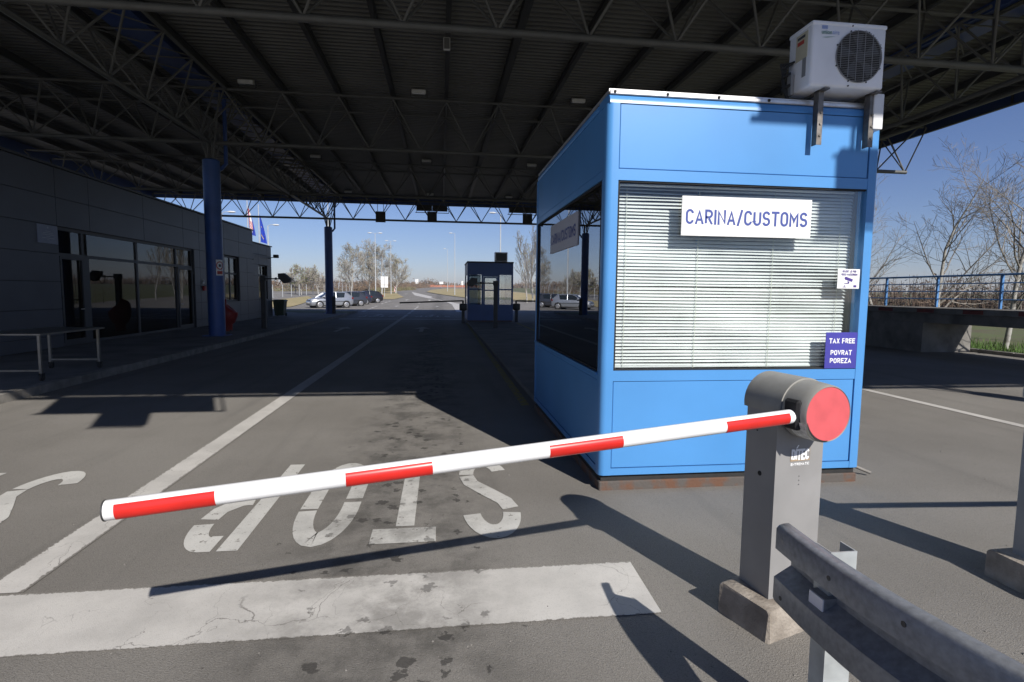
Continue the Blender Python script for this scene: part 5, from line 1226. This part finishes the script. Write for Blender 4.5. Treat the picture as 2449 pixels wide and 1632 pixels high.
def thicket(name, label, m, boxes, n, hmin, hmax, seed, wid=.05, leaf=.16):
    rng = random.Random(seed); q = MB()
    for (xa, ya, xb, yb, dep) in boxes:
        for k in range(n):
            f = rng.random(); x = xa+(xb-xa)*f+rng.gauss(0, dep*.4); y = ya+(yb-ya)*f+rng.gauss(0, dep*.4); z = T(y)-.1; h = rng.uniform(hmin, hmax)*(.75+.25*math.sin(f*23+seed)+.15*math.sin(f*61))
            a = rng.uniform(0, 6.28); dx, dy = math.cos(a)*h*.35*rng.random(), math.sin(a)*h*.35*rng.random(); b = rng.uniform(0, 3.14); wx_, wy_ = math.cos(b)*wid, math.sin(b)*wid
            q.add([(x-wx_, y-wy_, z), (x+wx_, y+wy_, z), (x+dx+wx_*.3, y+dy+wy_*.3, z+h), (x+dx-wx_*.3, y+dy-wy_*.3, z+h)], [(0, 1, 2, 3)])
            for j in range(3):
                u = rng.uniform(.15, 1); p = Vector((x+dx*u, y+dy*u, z+h*u))+Vector((rng.gauss(0, .3), rng.gauss(0, .3), rng.gauss(0, .15))); v1 = Vector((rng.gauss(0, 1), rng.gauss(0, 1), rng.gauss(0, 1))).normalized(); v2 = v1.orthogonal().normalized()
                q.add([p+v1*leaf, p+v2*leaf*.4, p-v1*leaf, p-v2*leaf*.4], [(0, 1, 2, 3)])
    o = q.build(name, m, fixn=False); tag(o, label, None, None, 'stuff'); return o
thicket('brown_shrubs', 'mass of bare brown shrubs beyond the ramp and the verge', 'shrub_near', ((22, 34, 62, 27, 3), (24, 44, 75, 40, 4), (20, 60, 60, 75, 5)), 2600, 1.6, 3.4, 1, .03, .16)
thicket('far_shrubs', 'band of brown scrub behind the wire fence', 'shrub_brown', ((-110, 135, -24, 162, 4), (-24, 162, -16, 200, 3), (-18, 190, -8, 300, 4)), 1500, 1.6, 3.0, 2, .06, .26)
thicket('olive_shrubs', 'low olive brush along the fence foot', 'shrub_olive', ((-100, 128, -26, 150, 2), (-18, 140, -10, 200, 2)), 700, .6, 1.5, 3, .05, .22)
thicket('far_wood', 'hazy brown wood along the horizon', 'shrub_brown', ((-260, 320, -60, 340, 10), (-60, 345, 60, 350, 6), (60, 330, 200, 260, 10)), 1200, 2.5, 5.0, 4, .2, .7)
rng = random.Random(9); q = MB()
for k in range(9000):
    x = 15.65+abs(rng.gauss(0, 1.8)); y = rng.uniform(8, 24); h = rng.uniform(.06, .22)*(1.6 if rng.random() < .15 else 1); a = rng.uniform(0, 6.28); b = rng.gauss(0, .5)
    q.add([(x-.012*math.sin(a), y+.012*math.cos(a), -.06), (x+.012*math.sin(a), y-.012*math.cos(a), -.06), (x+b*h*math.cos(a), y+b*h*math.sin(a), h-.06)], [(0, 1, 2)])
tag(q.build('grass', 'leaf_green', fixn=False), 'fresh green grass along the kerb beyond the raised ramp', None, None, 'stuff')

rng = random.Random(21); q = MB()
for k in range(420):
    y = 1.6+4.5*rng.random()**1.5; x = rng.uniform(-4, 5.5); r_ = rng.uniform(.0025, .0065)*(1.5 if rng.random() < .08 else 1); a = rng.uniform(0, 3)
    q.add([(x+r_*math.cos(a), y+r_*math.sin(a), .002), (x-r_*math.sin(a), y+r_*math.cos(a), .002), (x-r_*math.cos(a), y-r_*math.sin(a), .002), (x+r_*math.sin(a), y-r_*math.cos(a), .002), (x, y, .002+r_*.9)], [(0, 1, 4), (1, 2, 4), (2, 3, 4), (3, 0, 4)])
tag(q.build('gravel', 'kerb_concrete', fixn=False), 'loose pale grit scattered over the sunlit asphalt', None, None, 'stuff')

# hazy spring air: far things pale a little towards the horizon
hm = bpy.data.materials.new('haze'); hm.use_nodes = True; hn = hm.node_tree; hn.nodes.remove(hn.nodes['Principled BSDF'])
pv = hn.nodes.new('ShaderNodeVolumePrincipled'); pv.inputs['Color'].default_value = (0.97, 0.98, 1.0, 1); pv.inputs['Density'].default_value = 0.0006; pv.inputs['Anisotropy'].default_value = 0.25
hn.links.new(pv.outputs[0], hn.nodes['Material Output'].inputs['Volume']); MATS['haze'] = hm
q = MB(); q.box(-720, 720, -130, 1230, -1.2, 22); tag(q.build('haze', 'haze'), 'thin pale haze over the whole border crossing', None, None, 'stuff')
